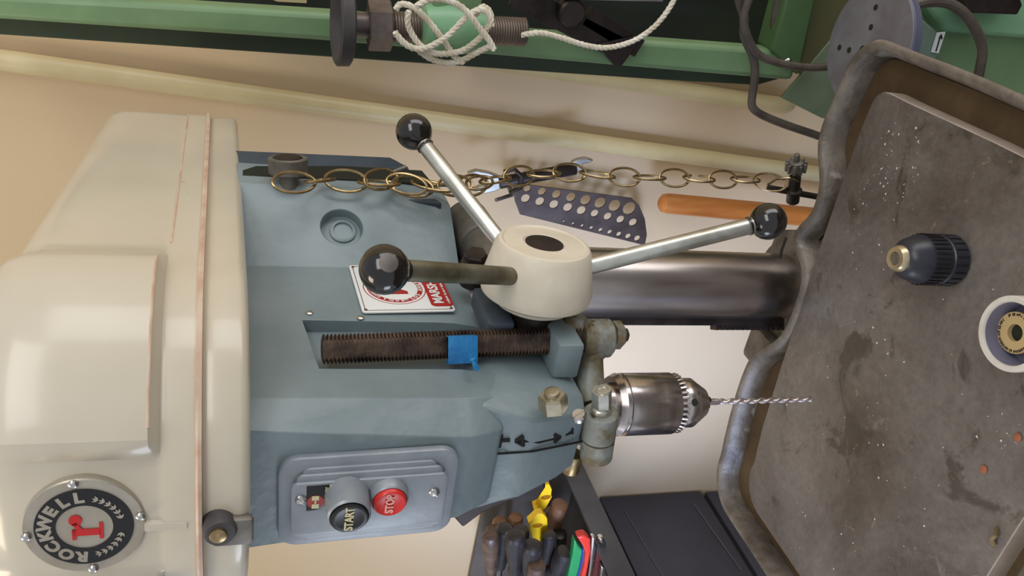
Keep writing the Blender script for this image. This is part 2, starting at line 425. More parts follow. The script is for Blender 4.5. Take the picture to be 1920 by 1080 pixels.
# clamp split line
def seam(pts, w, m, name, parent):
    mb = MB()
    mb.tube(pts, w, 6); return obj(name, mb, m, parent)
seam([px(863, 893, Y=-.0635), px(905, 852, Y=-.0615), px(945, 850, Y=-.0665), px(1000, 846, Y=-.066), px(1040, 838, Y=-.0605), px(1095, 827, Y=-.0475)], .0009, blacktext, 'split_line', nose_o)
# marked arrow T <-> L
mk = MB()
def fpt(x, y):
    t = (y - 860) / 100.0
    z = px(x, y, Y=-.06).z
    # front face of the housing between levels
    Yf = -.066 if z > .122 else -.066 + (.122 - z) / (.122 - .0735) * .020
    if z > .137: Yf = -.066 + (z - .137) / .023 * .0085
    return px(x, y, Y=Yf - .0006)
for a, b, w in (((940, 815), (936, 838), .0011), ((938, 826), (956, 825), .0012), ((975, 826), (1010, 829), .0009), ((1010, 829), (1048, 820), .0009),
                ((967, 827), (981, 817), .0012), ((967, 827), (982, 835), .0012), ((979, 818), (980, 834), .0012), ((1050, 819), (1038, 813), .0012), ((1050, 819), (1039, 829), .0012), ((1040, 813), (1039, 828), .0011),
                ((1060, 815), (1073, 810), .0010), ((1073, 804), (1073, 813), .0009)):
    A = fpt(*a); B = fpt(*b); mk.tube([A, B], w * 1.25, 6)
obj('tighten_loosen_marking', mk, blacktext, nose_o)
# hex clamp nut and slotted screw on the housing
def hexnut(c, ax, r, h, name, m, parent, hole=True, ang=0.0):
    mb = MB(); mb.lathe(c, ax, [(0, r), (h * .85, r), (h, r * .86)], 6, ang=ang)
    if hole: mb.lathe(V(c) + V(ax).normalized() * h * .9, ax, [(0, r * .56), (h * .35, r * .52), (h * .4, r * .3)], 20)
    return obj(name, mb, m, parent, smooth=20)
n1 = px(1038, 765, X=.050)
mb = MB().cyl(n1 - V((.02, 0, 0)), n1 + V((.0, 0, 0)), .014, seg=24, bev=.001)
hexnut(n1, V((.96, .0, .28)), .0105, .0125, 'clamp_nut', agedn, nose_o, ang=.3)
mb = MB(); s1 = px(1086, 783, X=.041); ax = V((.9, -.1, .35)).normalized()
mb.lathe(s1, ax, [(0, .0058), (.003, .0058), (.0045, .0045)], 20); mb.box(s1 + ax * .0046, (.0012, .010, .0006), 0, rot=frame((0, 0, 0), V((0, 1, .3)), ax.cross(V((0, 1, .3)))).to_3x3())
obj('slotted_screw', mb, bright, nose_o)
mb = MB(); e0 = px(1072, 868, Y=-.04); mb.cyl(e0 + V((.01, 0, 0)), e0 + V((-.008, 0, 0)), .0075, seg=18, bev=.001); obj('clamp_bolt_end', mb, brass, nose_o)

# spindle belt housing bottom (dark casting under the head, left side)
mb = MB(); mb.loft([[V((x, y, z)) for x, y in ((-.05, -.035), (-.10, .03), (-.10, .17), (-.02, .17), (-.01, -.02))] for z in (.10, .134)])
obj('head_underside', mb, slate, press, bevel=.006)

mb = MB(); mb.prism([px(x, y, Y=.0) for x, y in ((850, 970), (905, 935), (1020, 893), (1024, 914), (1008, 938), (985, 946), (960, 938), (905, 962), (868, 990))], (0, .012, 0)); obj('side_bracket', mb, darksteel, press, bevel=.002)
# switch plate on the front ------------------------------------------------
PC = V((-.007, -.0795, .2375)); PM = frame(PC, (1, 0, .03), (0, 0, 1))   # local x right, y up, z towards -Y
sw = obj('switch_plate', rplate(MB(), PM, .077, .119, .013, .0050, .0018), plate_m, press)
for w, h, z0, t in ((.063, .088, .005, .0022), (.056, .096, .0072, .0022), (.047, .103, .0094, .0024)):
    obj('raised_step', rplate(MB(), PM, w, h, .005, t, .001, z0), plate_m, sw)
Zp = .0118
def onplate(x, y, extra=0.0): return px(x, y, Y=PC.y - Zp - extra)
def pbutton(x, y, r, h, name, bm_, cap_m, cap_r, txt, tm, capup):
    c = onplate(x, y)
    mb = MB(); mb.lathe(c, (0, -1, 0), [(-.002, r * 1.04), (h - .0015, r), (h, r - .0012), (h, cap_r + .0006), (h - .003, cap_r + .0004)], 36)
    o = obj(name, mb, bm_, sw)
    mb = MB(); mb.lathe(c, (0, -1, 0), [(h - .004, cap_r), (h + capup * .6, cap_r), (h + capup, cap_r * .9), (h + capup * .7, cap_r * .72), (h + capup * .55, cap_r * .3)], 36)
    obj(name.replace('bezel', 'button'), mb, cap_m, sw, smooth=50)
    me = text_mesh(txt, .0075, .0003, .0002, squeeze=.9)
    mb = MB().addmesh(me, frame(c + V((0, -h - capup * .8, 0)), (1, 0, .0), (0, 0, 1)))
    obj(name.replace('bezel', 'lettering'), mb, tm, sw, smooth=0)
pbutton(650, 928, .0140, .020, 'start_bezel', plate_m, black, .0120, 'START', creamlab, .002)
pbutton(728, 925, .0128, .0075, 'stop_bezel', plate_m, red, .0110, 'STOP', mat('pink_print', (250, 190, 180), (240, 170, 160)), .003)
scm = screw_mesh('plate_screw', .0037, .0026); scm.materials.append(bright)
for x, y in ((564, 936), (814, 922)):
    inst('screw', scm, sw, frame(onplate(x, y), (.7, 0, .7), (-.7, 0, .7)))
lb = onplate(596, 933); LM = frame(lb, (1, 0, .03), (0, 0, 1))
l_o = obj('maker_label', rplate(MB(), LM, .0215, .0145, .0005, .0005, .0001), black, sw, label='black label with red disc and cream initials')
mb = MB(); mb.lathe(LM @ V((-.003, .0015, .0005)), (0, -1, 0), [(0, .0055), (.0003, .0055)], 24); obj('label_disc', mb, mat('label_red', (170, 44, 30)), sw)
# letters C-H in bars and cream strip
mb = MB()
for x in (-.0065, .0005): mb.box(LM @ V((x, .0016, .0010)), (.0035, .0005, .0045), 0)
mb.box(LM @ V((-.003, .0016, .0010)), (.004, .0005, .0010), 0)
mb.box(LM @ V((0, -.0092, .0008)), (.0215, .0006, .0045), 0)
obj('label_print', mb, creamlab, sw)
mb = MB(); blurred_line(mb, LM @ Matrix.Translation((0, -.0052, .0008)), .018, .0016); obj('label_lettering', mb, creamlab, sw, smooth=0)

# pins on the side face and the white sticker plate
pin = screw_mesh('pin', .0028, .0014, False); pin.materials.append(bright)
SX = .0570
for x, y in ((560, 484), (642, 492), (580, 587), (676, 596)):
    inst('drive_pin', pin, press, frame(px(x, y, X=SX), (0, 1, 0), (0, 0, 1)))
mb = MB(); mb.lathe(px(624, 370, X=.095), (.84, -.54, 0), [(0, .003), (.0005, .003)], 12); 
q = [px(*p, X=SX + .0004) for p in ((654, 499), (678, 579), (858, 594), (814, 499))]
c4 = sum(q, V()) / 4
ux = ((q[0] - q[1]) + (q[3] - q[2])).normalized(); uy = ((q[0] - q[3]) + (q[1] - q[2])).normalized()
wS = ((q[0] - q[1]).length + (q[3] - q[2]).length) / 2; hS = ((q[0] - q[3]).length + (q[1] - q[2]).length) / 2
ux = V((0, ux.y, ux.z)).normalized(); SM = frame(c4, ux, uy)
if SM.to_3x3().col[2].x < 0: print('sticker flipped')
st = obj('dealer_plate', rplate(MB(), SM, wS, hS, .003, .0012, .0004), white, press, label='white enamel plate with dark red print')
print('sticker', wS, hS, c4[:])
mb = MB()
def rring(mb, mtx, r1, r2, z, t, n=48):
    a = [mb.ring([mtx @ V((r * cos(2*pi*i/n), r * sin(2*pi*i/n), z_)) for i in range(n)]) for r, z_ in ((r1, z), (r1, z + t), (r2, z + t), (r2, z))]
    for i in range(4): mb.bridge(a[i], a[(i + 1) % 4])
Zs = .0012
CM = SM @ Matrix.Translation((-.001, .0055, 0)) @ Matrix.Scale(.86, 4)
rring(mb, CM, .0300, .0290, Zs, .0002); rring(mb, CM, .0268, .0220, Zs, .0002)
rplate(mb, SM @ Matrix.Translation((0, -.0285, 0)), wS * .82, .0185, .004, .0004, .0001, Zs)
mb.addmesh(text_mesh('M', .034, .0001, .001), CM @ Matrix.Translation((0, 0, Zs + .0001)))
obj('red_print', mb, brick_red, st, smooth=0)
mb = MB()
mb.addmesh(text_mesh('MARSHALL', .0112, .0001, .0003, squeeze=1.0), SM @ Matrix.Translation((0, -.0265, Zs + .0006)))
blurred_line(mb, SM @ Matrix.Translation((0, -.0345, Zs + .0004)), wS * .72, .0022)
for i, ch in enumerate('LOS ANGELES'):
    if ch != ' ':
        a = radians(-90 + (i - 5) * 11.5)
        mb.addmesh(text_mesh(ch, .0052, .0001, .0002), CM @ Matrix.Rotation(a + pi / 2, 4, 'Z') @ Matrix.Translation((0, -.0244, Zs + .0004)))
for a in (-162, -18): mb.addmesh(text_mesh('*', .008, .0001, .0003), CM @ Matrix.Rotation(radians(a) + pi / 2, 4, 'Z') @ Matrix.Translation((0, -.0255, Zs + .0004)))
for k in range(17):
    a = radians(-8 + k * 12.2); blurred_line(mb, CM @ Matrix.Rotation(a - pi / 2, 4, 'Z') @ Matrix.Translation((0, .0244, Zs + .0003)), .0036, .0030)
obj('white_lettering', mb, white, st, smooth=0)
mb = MB()
for w, h, t in ((wS * .93, .0006, 0), (wS * .93, .0006, 1), (.0006, hS * .93, 2), (.0006, hS * .93, 3)):
    o_ = [(0, hS * .465), (0, -hS * .465), (wS * .465, 0), (-wS * .465, 0)][t]
    rplate(mb, SM @ Matrix.Translation((o_[0], o_[1], 0)), w, h, .0002, .0002, .00005, Zs)
for sx in (-1, 1):
    for sy in (-1, 1): mb.lathe(SM @ V((sx * wS * .45, sy * hS * .46, Zs)), (1, 0, 0), [(0, .0014), (.0005, .0012)], 10)
obj('plate_border', mb, mat('brown_line', (96, 72, 60)), st, smooth=0)

# rear motor plate, slot, lock knob
mb = MB(); g = [px(438, 281, X=.094), px(732, 294, X=.094), px(766, 312, X=.094), px(778, 345, X=.094), px(830, 380, X=.094), px(444, 350, X=.094)]
mb.prism(g, (-.02, 0, 0)); obj('motor_plate', mb, slate, press, bevel=.002)
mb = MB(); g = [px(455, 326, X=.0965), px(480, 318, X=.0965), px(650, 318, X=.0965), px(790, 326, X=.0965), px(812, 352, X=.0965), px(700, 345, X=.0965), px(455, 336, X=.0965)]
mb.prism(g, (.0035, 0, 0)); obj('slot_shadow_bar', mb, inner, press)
mb = MB(); k0 = px(541, 326, X=.108); ax = V((.93, .16, .06)).normalized()
mb.cyl(k0 - ax * .012, k0, .008, seg=16)
mb.lathe(k0, ax, [(0, .0155), (.001, .0168), (.0135, .0168), (.0145, .0155), (.0145, .013), (.013, .012), (.013, .004)], 32)
lk = obj('motor_lock_knob', mb, greycap, press)
mb = MB(); mb.lathe(k0 + ax * .0122, ax, [(0, .0126), (.0025, .0120), (.0035, .010), (.0032, .005)], 24); obj('knob_cap', mb, darksteel, lk)
mb = MB().cyl(px(732, 325, X=.106), px(762, 313, X=.112), .0022, seg=10); obj('hook_pin', mb, greycap, press)

# column clamp boss and bolt
mb = MB(); mb.cyl(px(872, 412, X=.06), px(905, 462, X=.06), .0225, seg=32, bev=.003); 
mb.cyl(px(905, 462, X=.06), px(945, 520, X=.06), .0215, .019, seg=32, bev=.002)
obj('clamp_boss', mb, greycap, press)
mb = MB(); b0 = px(892, 488, X=.088); mb.lathe(b0 - V((.02, 0, 0)), (1, -.2, .1), [(0, .0115), (.02, .0115), (.0215, .010)], 24); mb.lathe(b0, (1, -.2, .1), [(0, .0098), (.0065, .0098), (.008, .0085)], 6, ang=.2)
obj('clamp_bolt', mb, darksteel, press, smooth=20)
mb = MB().box((.066, .035, .134), (.018, .055, .022), .003); obj('pinion_bracket', mb, slate, press)

# depth stop rod, recess block, tape
RX, RY = .0615, -.004
rt = px(603, 655, X=RX); rbm = px(1104, 636, X=RX)
rd = (rt - rbm).normalized(); RL = (rt - rbm).length
mb = MB(); n_t = 76; prof = []
for i in range(n_t):
    t = RL * i / n_t
    prof += [(t, .0084), (t + RL / n_t * .3, .0106), (t + RL / n_t * .55, .0106), (t + RL / n_t * .85, .0084)]
seg = 20
e1 = V((1, 0, 0)); e1 = (e1 - rd * e1.dot(rd)).normalized(); e2 = rd.cross(e1)
rings = []
fn = (CAM - rt).normalized(); fl = (V((.45, -.9, 0)))
for t, r in prof:
    ring = []
    for k in range(seg):
        a = 2 * pi * k / seg; d = e1 * cos(a) + e2 * sin(a)
        v = d * r; h = v.dot(fl.normalized())
        if h > .0062: v = v - fl.normalized() * (h - .0062)
        ring.append(rbm + rd * t + v)
    rings.append(ring)
mb.loft(rings); rod = obj('depth_stop_rod', mb, rust, press, smooth=50)
mb = MB(); mb.box((.0575, .006, .0855), (.031, .052, .0215), .003); obj('rod_guide_block', mb, grey, press)
mb = MB(); p_ = px(1078, 622, X=.062); mb.cyl(p_ + V((0, 0, .012)), p_ - V((0, 0, .008)), .014, seg=24, bev=.003); obj('rod_nut', mb, greyd, press)
flx = fl.normalized()
mb = MB()
for zz, ww in ((.0, 1),):
    c = (px(864, 654, X=RX)); side = rd.cross(flx).normalized()
    mb.box(c + flx * .0068 + side * 0, (.0225, .0195, .0006), .0002, rot=Matrix((rd, side, flx)).transposed())
    mb.box(c + side * .0098 + flx * .001 - rd*.0, (.0225, .0006, .012), .0002, rot=Matrix((rd, side, flx)).transposed())
    mb.box(c - side * .0098 + flx * .001, (.0225, .0006, .012), .0002, rot=Matrix((rd, side, flx)).transposed())
tp = px(880, 672, X=RX); mb.tube([tp + flx * .007 + rd*.001, tp + flx * .008 - rd * .002, tp + flx * .0055 - side * .006*0 - rd * .001 + V((0, -.004, .0)), tp + flx * .008 + V((0, -.010, -.001))], .0018, 5, rad=[.002, .0028, .0016, .0026])
obj('blue_tape', mb, tapem, press, label='scrap of bright blue masking tape')

# quill, clamp collar ------------------------------------------------------
obj('quill', MB().cyl((0, 0, .15), (0, 0, .052), .0225, seg=40, bev=.001), bright, press)
cz = .0585
mb = MB()
mb.lathe((0, 0, cz - .011), (0, 0, 1), [(0, .029), (.002, .032), (.020, .032), (.022, .029)], 40)
arm_a = px(1119, 640, X=.062); arm_a = V((.060, -.002 + .018, .0545))
ctop = px(1120, 634, X=.0615)
mb.lathe(ctop - V((0, 0, .011)), (0, 0, 1), [(0, .0135), (.002, .0155), (.022, .0155), (.025, .013)], 28)
d = V((ctop.x, ctop.y, 0)) - V((.015, -.01, 0))
mb.tube([ctop + V((-.004, -.004, 0)), V((ctop.x * .78, ctop.y * .6 - .004, cz - .001)), V((.028, -.012, cz)), V((.02, -.025, cz))], .010, 12, rad=[.0115, .0095, .0115, .013])
lug_a = px(1127, 772, Y=-.048); lug_b = px(1117, 858, Y=-.048)
mb.lathe(lug_a, lug_b - lug_a, [(0, .0118), (.001, .0132), ((lug_b - lug_a).length * .52, .0132)], 28)
mb.lathe(lug_a, lug_b - lug_a, [((lug_b - lug_a).length * .56, .0130), ((lug_b - lug_a).length - .002, .0128), ((lug_b - lug_a).length, .0105)], 28)
mb.lathe(lug_a, lug_b - lug_a, [(.004, .009), ((lug_b - lug_a).length * .9, .009)], 16)
mb.box((.006, -.034, cz), (.03, .026, .02), .004)
col_o = obj('quill_collar', mb, greyd, press)
ldir = (lug_a - lug_b).normalized()
mb = MB(); mb.lathe(lug_a, ldir, [(-.002, .008), (.004, .0078), (.006, .0055), (.008, .0052)], 20)
mb.lathe(lug_a + ldir * .006, ldir + V((0, 0, .12)), [(0, .0074), (.012, .0078), (.0145, .0074)], 6, ang=.4)
mb.lathe(lug_a + ldir * .018, ldir + V((0, 0, .12)), [(0, .0060), (.0035, .0058), (.0036, .004), (.001, .0035)], 18)
obj('collar_bolt', mb, rodsteel, col_o, smooth=20)
nb = ctop + V((.003, .0, -.0125)); hexnut(nb, (0, 0, -1), .0115, .008, 'rod_end_nut', greyd, col_o)
mb = MB(); mb.lathe(nb - V((0, 0, .008)), (0, 0, -1), [(0, .0055), (.004, .0055), (.006, .002)], 14); obj('rod_tip', mb, darksteel, col_o)

# drill chuck --------------------------------------------------------------
mb = MB(); mb.lathe((0, 0, .052), (0, 0, -1), [(0, .018), (.022, .0185), (.022, .0235), (.027, .0262), (.0275, .0248), (.031, .0248), (.0315, .0262), (.0755, .0262), (.0765, .0255)], 64)
ck = obj('drill_chuck', mb, steel, press)
mb = MB()
zt0 = -.0245
for i in range(34):
    a = 2 * pi * i / 34
    mb.box((.0228 * cos(a), .0228 * sin(a), zt0 - .0032), (.0040, .0024, .0072), .0006, rot=Matrix.Rotation(a, 3, 'Z') @ Matrix.Rotation(-.3, 3, 'Y'))
mb.lathe((0, 0, zt0 + .001), (0, 0, -1), [(0, .0225), (.007, .0215)], 40)
obj('chuck_teeth', mb, steel, ck, smooth=20)
mb = MB(); mb.lathe((0, 0, zt0 - .005), (0, 0, -1), [(0, .0205), (.001, .0212), (.014, .0212), (.0165, .0195), (.027, .0125), (.028, .0085)], 48)
obj('chuck_nose', mb, steel, ck)
mb = MB(); kh = V((cos(radians(-52)), sin(radians(-52)), 0))
mb.lathe(V((0, 0, zt0 - .0125)) + kh * .0212, kh, [(-.002, .0042), (.0006, .0042), (.0007, .0032), (-.0015, .0030)], 18); obj('key_hole_rim', mb, bright, ck)
mb = MB(); mb.lathe(V((0, 0, zt0 - .0125)) + kh * .0216, kh, [(-.001, .0032), (.0002, .0032)], 18); obj('key_hole', mb, inner, ck)
mb = MB()
for k in range(3):
    a = radians(-20 + 120 * k); d = V((cos(a), sin(a), 0))
    mb.loft([[V((0, 0, -.054 - .002)) + d * r + V((-d.y, d.x, 0)) * w for r, w in ((.0015, -.0028), (.0080, -.0028), (.0080, .0028), (.0015, .0028))],
             [V((0, 0, -.063)) + d * r + V((-d.y, d.x, 0)) * w for r, w in ((.0015, -.0018), (.0048, -.0018), (.0048, .0018), (.0015, .0018))]])
obj('chuck_jaws', mb, darksteel, ck, smooth=0)
# drill bit held in the chuck: twisted two-flute section
bit_top, bit_tip = -.058, -.1712
mb = MB()
L = bit_top - bit_tip; N = 200; rings = []
for i in range(N + 1):
    t = i / N; z = bit_top - L * t
    tw = 0 if t < .14 else (t - .14) * 2 * pi * 5.6
    dep = 0 if t < .12 else .56
    tip = 1.0 if t < .965 else (1 - (t - .965) / .035 * .97)
    ring = []
    for k in range(20):
        a = 2 * pi * k / 20
        f = abs(sin(a)) ** 1.6
        r = .0029 * (1 - dep * f) * tip
        ring.append(V((r * cos(a + tw), r * sin(a + tw), z)))
    rings.append(ring)
mb.loft(rings)
obj('drill_bit', mb, mat('bit_steel', (222, 215, 212), (170, 150, 148), rough=.25, metal=.8, scale=80), at=(0, 0, bit_tip), label='slim bright twist drill bit gripped in the chuck, pointing at the table', cat='drill bit', smooth=60)

# feed handle hub ----------------------------------------------------------
HY, HZ = .022, .106
hc = V((.0, HY, HZ)); ax = V((1, .06, -.01)).normalized(); P_ = hc
mb = MB(); mb.lathe(P_, ax, [(.052, .0185), (.086, .0185), (.086, .016)], 36); obj('pinion_housing', mb, darksteel, press)
mb = MB(); mb.lathe(P_, ax, [(.080, .026), (.083, .0310), (.089, .0320), (.0895, .0395), (.092, .0430), (.098, .0442), (.130, .0372), (.1333, .0350), (.134, .0330), (.133, .0312), (.1335, .0165), (.1325, .0155), (.1322, .0)], 64)
hub = obj('feed_hub', mb, hubm, press, smooth=28)
mb = MB(); mb.lathe(P_, ax, [(.1322, .0148), (.1332, .0148), (.1336, .0135)], 32); obj('hub_centre', mb, darksteel, hub)
def spoke(x0, y0, x1, y1, Xk, Rk, rm, flat=False, rr=.0062, X0=.113):
    K = px(x1, y1, X=Xk)
    c = P_ + ax * X0
    dirr = (K - c); dirr = dirr - ax * dirr.dot(ax); s = c + dirr.normalized() * .030
    d = (K - s).normalized(); Ls = (K - s).length
    o = obj('feed_rod', MB().lathe(s, d, [(0, rr), (Ls - Rk * .7, rr), (Ls - Rk * .6, rr * .9)], 24), rm, press)
    mb = MB(); mb.lathe(s + d * .004, d, [(0, rr * 1.15), (.006, rr * 1.12)], 20)
    mb = MB(); n = 18
    prof = []
    for i in range(n + 1):
        a = pi * i / n; r = Rk * sin(a); t = Ls - Rk * cos(a)
        prof.append((t, r))
    prof[0] = (Ls - Rk, rr * 1.1); 
    prof.insert(0, (Ls - Rk * 1.12, rr * 1.15))
    if flat:
        tl, rl = prof[-1]; 
    mb.lathe(s, d, prof, 40)
    b = obj('ball_knob', mb, bake, o, smooth=30)
    if flat:
        dv = ((CAM - K).normalized() * .93 + CX * .17 - CY * .26).normalized(); Rr_ = Rk * 1.008
        obj('worn_end', MB().lathe(K, dv, [(Rr_ * cos(q_), Rr_ * sin(q_)) for q_ in (.38, .36, .28, .18, .08, 0)], 24), bakew, o)
    return K
spoke(0, 0, 721, 505, .165, .0150, rodworn, True, .0068)
spoke(0, 0, 1440, 415, .165, .0147, rodsteel, False, .0066)
spoke(0, 0, 776, 247, .172, .0150, rodsteel, False, .0064)

# belt guard ---------------------------------------------------------------
def guard_outline():
    pts = []
    N1 = 34; a0 = 90 + 4
    yr, xr = .415, .086; rc_ = .030
    # right side from rear centre forward, nose, left side back
    half = []
    half.append((0.0, yr)); half.append((.03, yr))
    for i in range(8):
        a = radians(90 - i * 90 / 7); half.append((xr - rc_ + rc_ * cos(a), yr - rc_ + rc_ * sin(a)))
    for i in range(1, 24):
        t = i / 24; y = (yr - rc_) * (1 - t) + .0 * t; x = xr + (.1165 - xr) * t
        half.append((x, y))
    n = 60
    arc = [(.1165 * sin(radians(a)), -.1165 * cos(radians(a))) for a in [90 - i * 180 / n for i in range(n + 1)]]
    other = [(-x, y) for x, y in half[::-1]][:-1]
    return half + arc + other
go = guard_outline(); n = len(go)
nrmls = []
for i in range(n):
    a = V((*go[i - 1], 0)); b = V((*go[(i + 1) % n], 0)); t = (b - a).normalized()
    nn = V((t.y, -t.x, 0)); nn = -nn
    if nn.dot(V((go[i][0], go[i][1] - .13, 0))) < 0: nn = -nn
    nrmls.append(nn)
def bulge(x, y, z):
    az = math.degrees(atan2(x, -y)) if y < .0 else (90 if x > 0 else -90)
    if x > 0: s = ss(27, 33, az) * (1 - ss(.0, .034, y))
    else: s = ss(13, 19, -az) * (1 - ss(.0, .034, y))
    return .0125 * s * ss(.367, .3735, z)
BOT, TOP = .3195, .468
def mkguard(levels, cap_top=True, cap_bot=True):
    mb = MB(); rings = []
    for z, off in levels:
        ring = []
        for i in range(n):
            x, y = go[i]; q = nrmls[i]
            topdrop = max(0, z - .40) / .068 * max(0, y) / .385 * .020
            zz = z + SH * y - topdrop
            o_ = off + bulge(x, y, z)
            p = V((x, y, zz)) + q * o_
            ring.append(p)
        rings.append(ring)
    mb.loft(rings); return mb
lv = [(.367, .0015), (.3755, 0)]
body_levels = [(.349, .0015), (.366, .0015), (.368, .0002), (.3705, 0), (.3735, 0), (.40, 0), (.42, 0), (.438, -.0005), (.448, -.002), (.456, -.005), (.462, -.0095), (.466, -.016), (TOP, -.026), (TOP + .001, -.045)]
guard = obj('belt_guard', mkguard(body_levels), cream, press, smooth=40)
obj('guard_bead', mkguard([(.3455, .0005), (.3455, .0042), (.3475, .0048), (.349, .0035), (.349, .0005)]), crease, guard, smooth=40)
obj('guard_base', mkguard([(.3185, -.012), (.3185, -.0045), (.3205, -.001), (.3245, .0005), (.343, -.001), (.3455, -.002), (.3455, -.008)]), cream, guard, smooth=40)
# worn crest lines on the guard panels
def crest(i0, i1, z, off, w, extra=0.0):
    pts = []
    for i in range(i0, i1):
        x, y = go[i]; pts.append(V((x, y, z + SH * y)) + nrmls[i] * (off + bulge(x, y, z + extra)))
    return pts
def run(sel, z, dz, off, name):
    pts = []
    for i in range(n):
        x, y = go[i]
        if not sel(x, y): continue
        pts.append(V((x, y, z + SH * y)) + nrmls[i] * (off + bulge(x, y, z + dz)))
    obj(name, MB().tube(pts, .0009, 6), crease, guard)
azf = lambda x, y: math.degrees(atan2(x, -y))
run(lambda x, y: x > 0 and y < .002 and azf(x, y) > 33, .3735, .002, -.0004, 'worn_panel_edge')
run(lambda x, y: x > .05 and y > .04, .3672, 0, .0010, 'worn_band_edge')
# badge on nose
BA = radians(7.5); bn = V((sin(BA), -cos(BA), 0)); bt = V((cos(BA), sin(BA), 0))
bc = px(157, 981, Y=-.118); zb = bc.z
bc = V((0, 0, zb)) + bn * .1175
BM = frame(bc, bt, (0, 0, 1)) @ Matrix.Scale(.76, 4)
print('badge', bc[:], BM.to_3x3().col[2][:])
mb = MB(); mb.lathe(BM @ V((0, 0, -.012)), bn, [(0, .0425*.76), (.0085, .0425*.76), (.0092, .0415*.76)], 64)
bd = obj('maker_badge', mb, silver, guard, label='round silver and black badge with a red letter r')
mb = MB(); rring(mb, BM, .0340, .0196, .0002, .0008, 64); obj('badge_ring', mb, black, guard)
mb = MB(); mb.addmesh(text_mesh('r', .0001, .0001)); mb = MB()
# bold slab-serif r
def rp(pts): mb.prism([BM @ V((x * 1.1, y * 1.1, .0004)) for x, y in pts], bn * .0006)
rp([(-.0068, -.0095), (-.0068, .0075), (-.0018, .0075), (-.0018, -.0095)])
rp([(-.0100, -.0115), (-.0100, -.0090), (.0030, -.0090), (.0030, -.0115)])
rp([(-.0100, .0055), (-.0100, .0080), (-.0018, .0080), (-.0018, .0055)])
rp([(-.0018, .0010), (-.0018, .0045), (.0030, .0080), (.0050, .0050), (.001, .0030)])
mb.lathe(BM @ V((.0064, .0060, .0004)), bn, [(0, .0046*.76), (.0006, .0046*.76)], 24)
obj('badge_letter', mb, redink, guard, smooth=0)
mb = MB()
wd = 'ROCKWELL'
for i, ch in enumerate(wd):
    a = radians(90 + 84 - i * 168 / 7)
    mb.addmesh(text_mesh(ch, .0122, .0002, .0007, squeeze=1.08), BM @ Matrix.Rotation(a - pi / 2, 4, 'Z') @ Matrix.Translation((0, .0266, .0011)))
for s in (-1, 1):
    for i in range(6):
        a = radians(-90 + s * (14 + i * 10.5)); c = V((.0262 * cos(a), .0262 * sin(a), .0011)); td = V((-sin(a), cos(a), 0)) * s; rdv = V((cos(a), sin(a), 0))
        for q in (-1, 1, 0):
            d1 = (td + rdv * q * .75).normalized(); w = d1.cross(V((0, 0, 1)))
            poly = [c, c + d1 * .0022 + w * .0009, c + d1 * .0046, c + d1 * .0022 - w * .0009]
            mb.prism([BM @ p for p in poly], bn * .0003)
obj('badge_lettering', mb, silver, guard, smooth=0)
riv = screw_mesh('rivet', .0028, .0024, False); riv.materials.append(bright)
for a in (98, 8, -80, 186):
    p = BM @ V((.0395 * cos(radians(a)), .0395 * sin(radians(a)), .0005)); inst('badge_rivet', riv, guard, frame(p, bt, (0, 0, 1)))
# ridge line running down from the badge
mb = MB(); i_b = min(range(n), key=lambda i: (V((*go[i], 0)) - bn * .1165).length)
pts = [V((*go[i_b], z - 0)) + nrmls[i_b] * (0.0006 if z > .374 else .002) for z in (.350, .358, .366, .373)]
mb.tube([p - bn * .0040 for p in pts], .0045, 10); obj('nose_rib', mb, cream, guard)
# rubber latch bumper on the guard base
lb_ = V((0, 0, 0)) + px(410, 985, Y=-.118); azl = atan2(lb_.x, -lb_.y); bd_ = V((sin(azl), -cos(azl), 0)); b0 = V((0, 0, lb_.z)) + bd_ * .114
mb = MB(); mb.lathe(b0, bd_ + V((0, 0, -.1)), [(0, .0098), (.010, .0098), (.0125, .0085), (.013, .005)], 28); lt = obj('rubber_bumper', mb, rubber, guard)
mb = MB(); mb.lathe(b0 + bd_ * .0125, bd_, [(0, .0052), (.002, .005), (.003, .003)], 16); mb.box(b0 + bd_ * .0155, (.006, .001, .001)); obj('bumper_screw', mb, brass, guard)
mb = MB(); q = b0 + bd_ * .005; mb.box(q + V((-.004, 0, -.008)), (.02, .008, .024), .003, rot=Matrix.Rotation(azl, 3, 'Z')); obj('latch_plate', mb, greycap, guard)

# table --------------------------------------------------------------------
TZ = -.235
P0 = [(0.0, -.205), (.25, -.205)]
def arc(cx, cy, r, a0, a1, k=8): return [(cx + r * cos(radians(a0 + (a1 - a0) * i / k)), cy + r * sin(radians(a0 + (a1 - a0) * i / k))) for i in range(k + 1)]
out = [(-.1, -.200), (.0, -.200), (.1, -.200)] + arc(.240, -.150, .05, -90, 0) + [(.290, -.05), (.292, .05), (.290, .11)] + arc(.247, .152, .043, 0, 90, 6) + [(.215, .198), (.194, .201), (.170, .196), (.150, .180), (.139, .172), (.120, .168), (.106, .170), (.090, .180), (.074, .184), (.064, .176)]
out += [(.052, .150), (.03, .143), (.0, .141), (-.03, .146), (-.055, .165), (-.075, .180), (-.10, .184), (-.143, .182), (-.186, .176)] + arc(-.220, .120, .050, 85, 175) + [(-.268, .05), (-.268, -.05)] + arc(-.22, -.152, .048, 180, 270)
def smooth_poly(p, it=2):
    for _ in range(it):
        q = []
        for i in range(len(p)):
            a = p[i]; b = p[(i + 1) % len(p)]
            q += [(a[0] * .75 + b[0] * .25, a[1] * .75 + b[1] * .25), (a[0] * .25 + b[0] * .75, a[1] * .25 + b[1] * .75)]
        p = q
    return p
out = smooth_poly(out); m_ = len(out)
def inset(i, d):
    a = V((*out[i - 1], 0)); b = V((*out[(i + 1) % m_], 0)); t = (b - a).normalized(); nn = V((-t.y, t.x, 0))
    x, y = out[i]
    return V((x, y, 0)) + nn * d
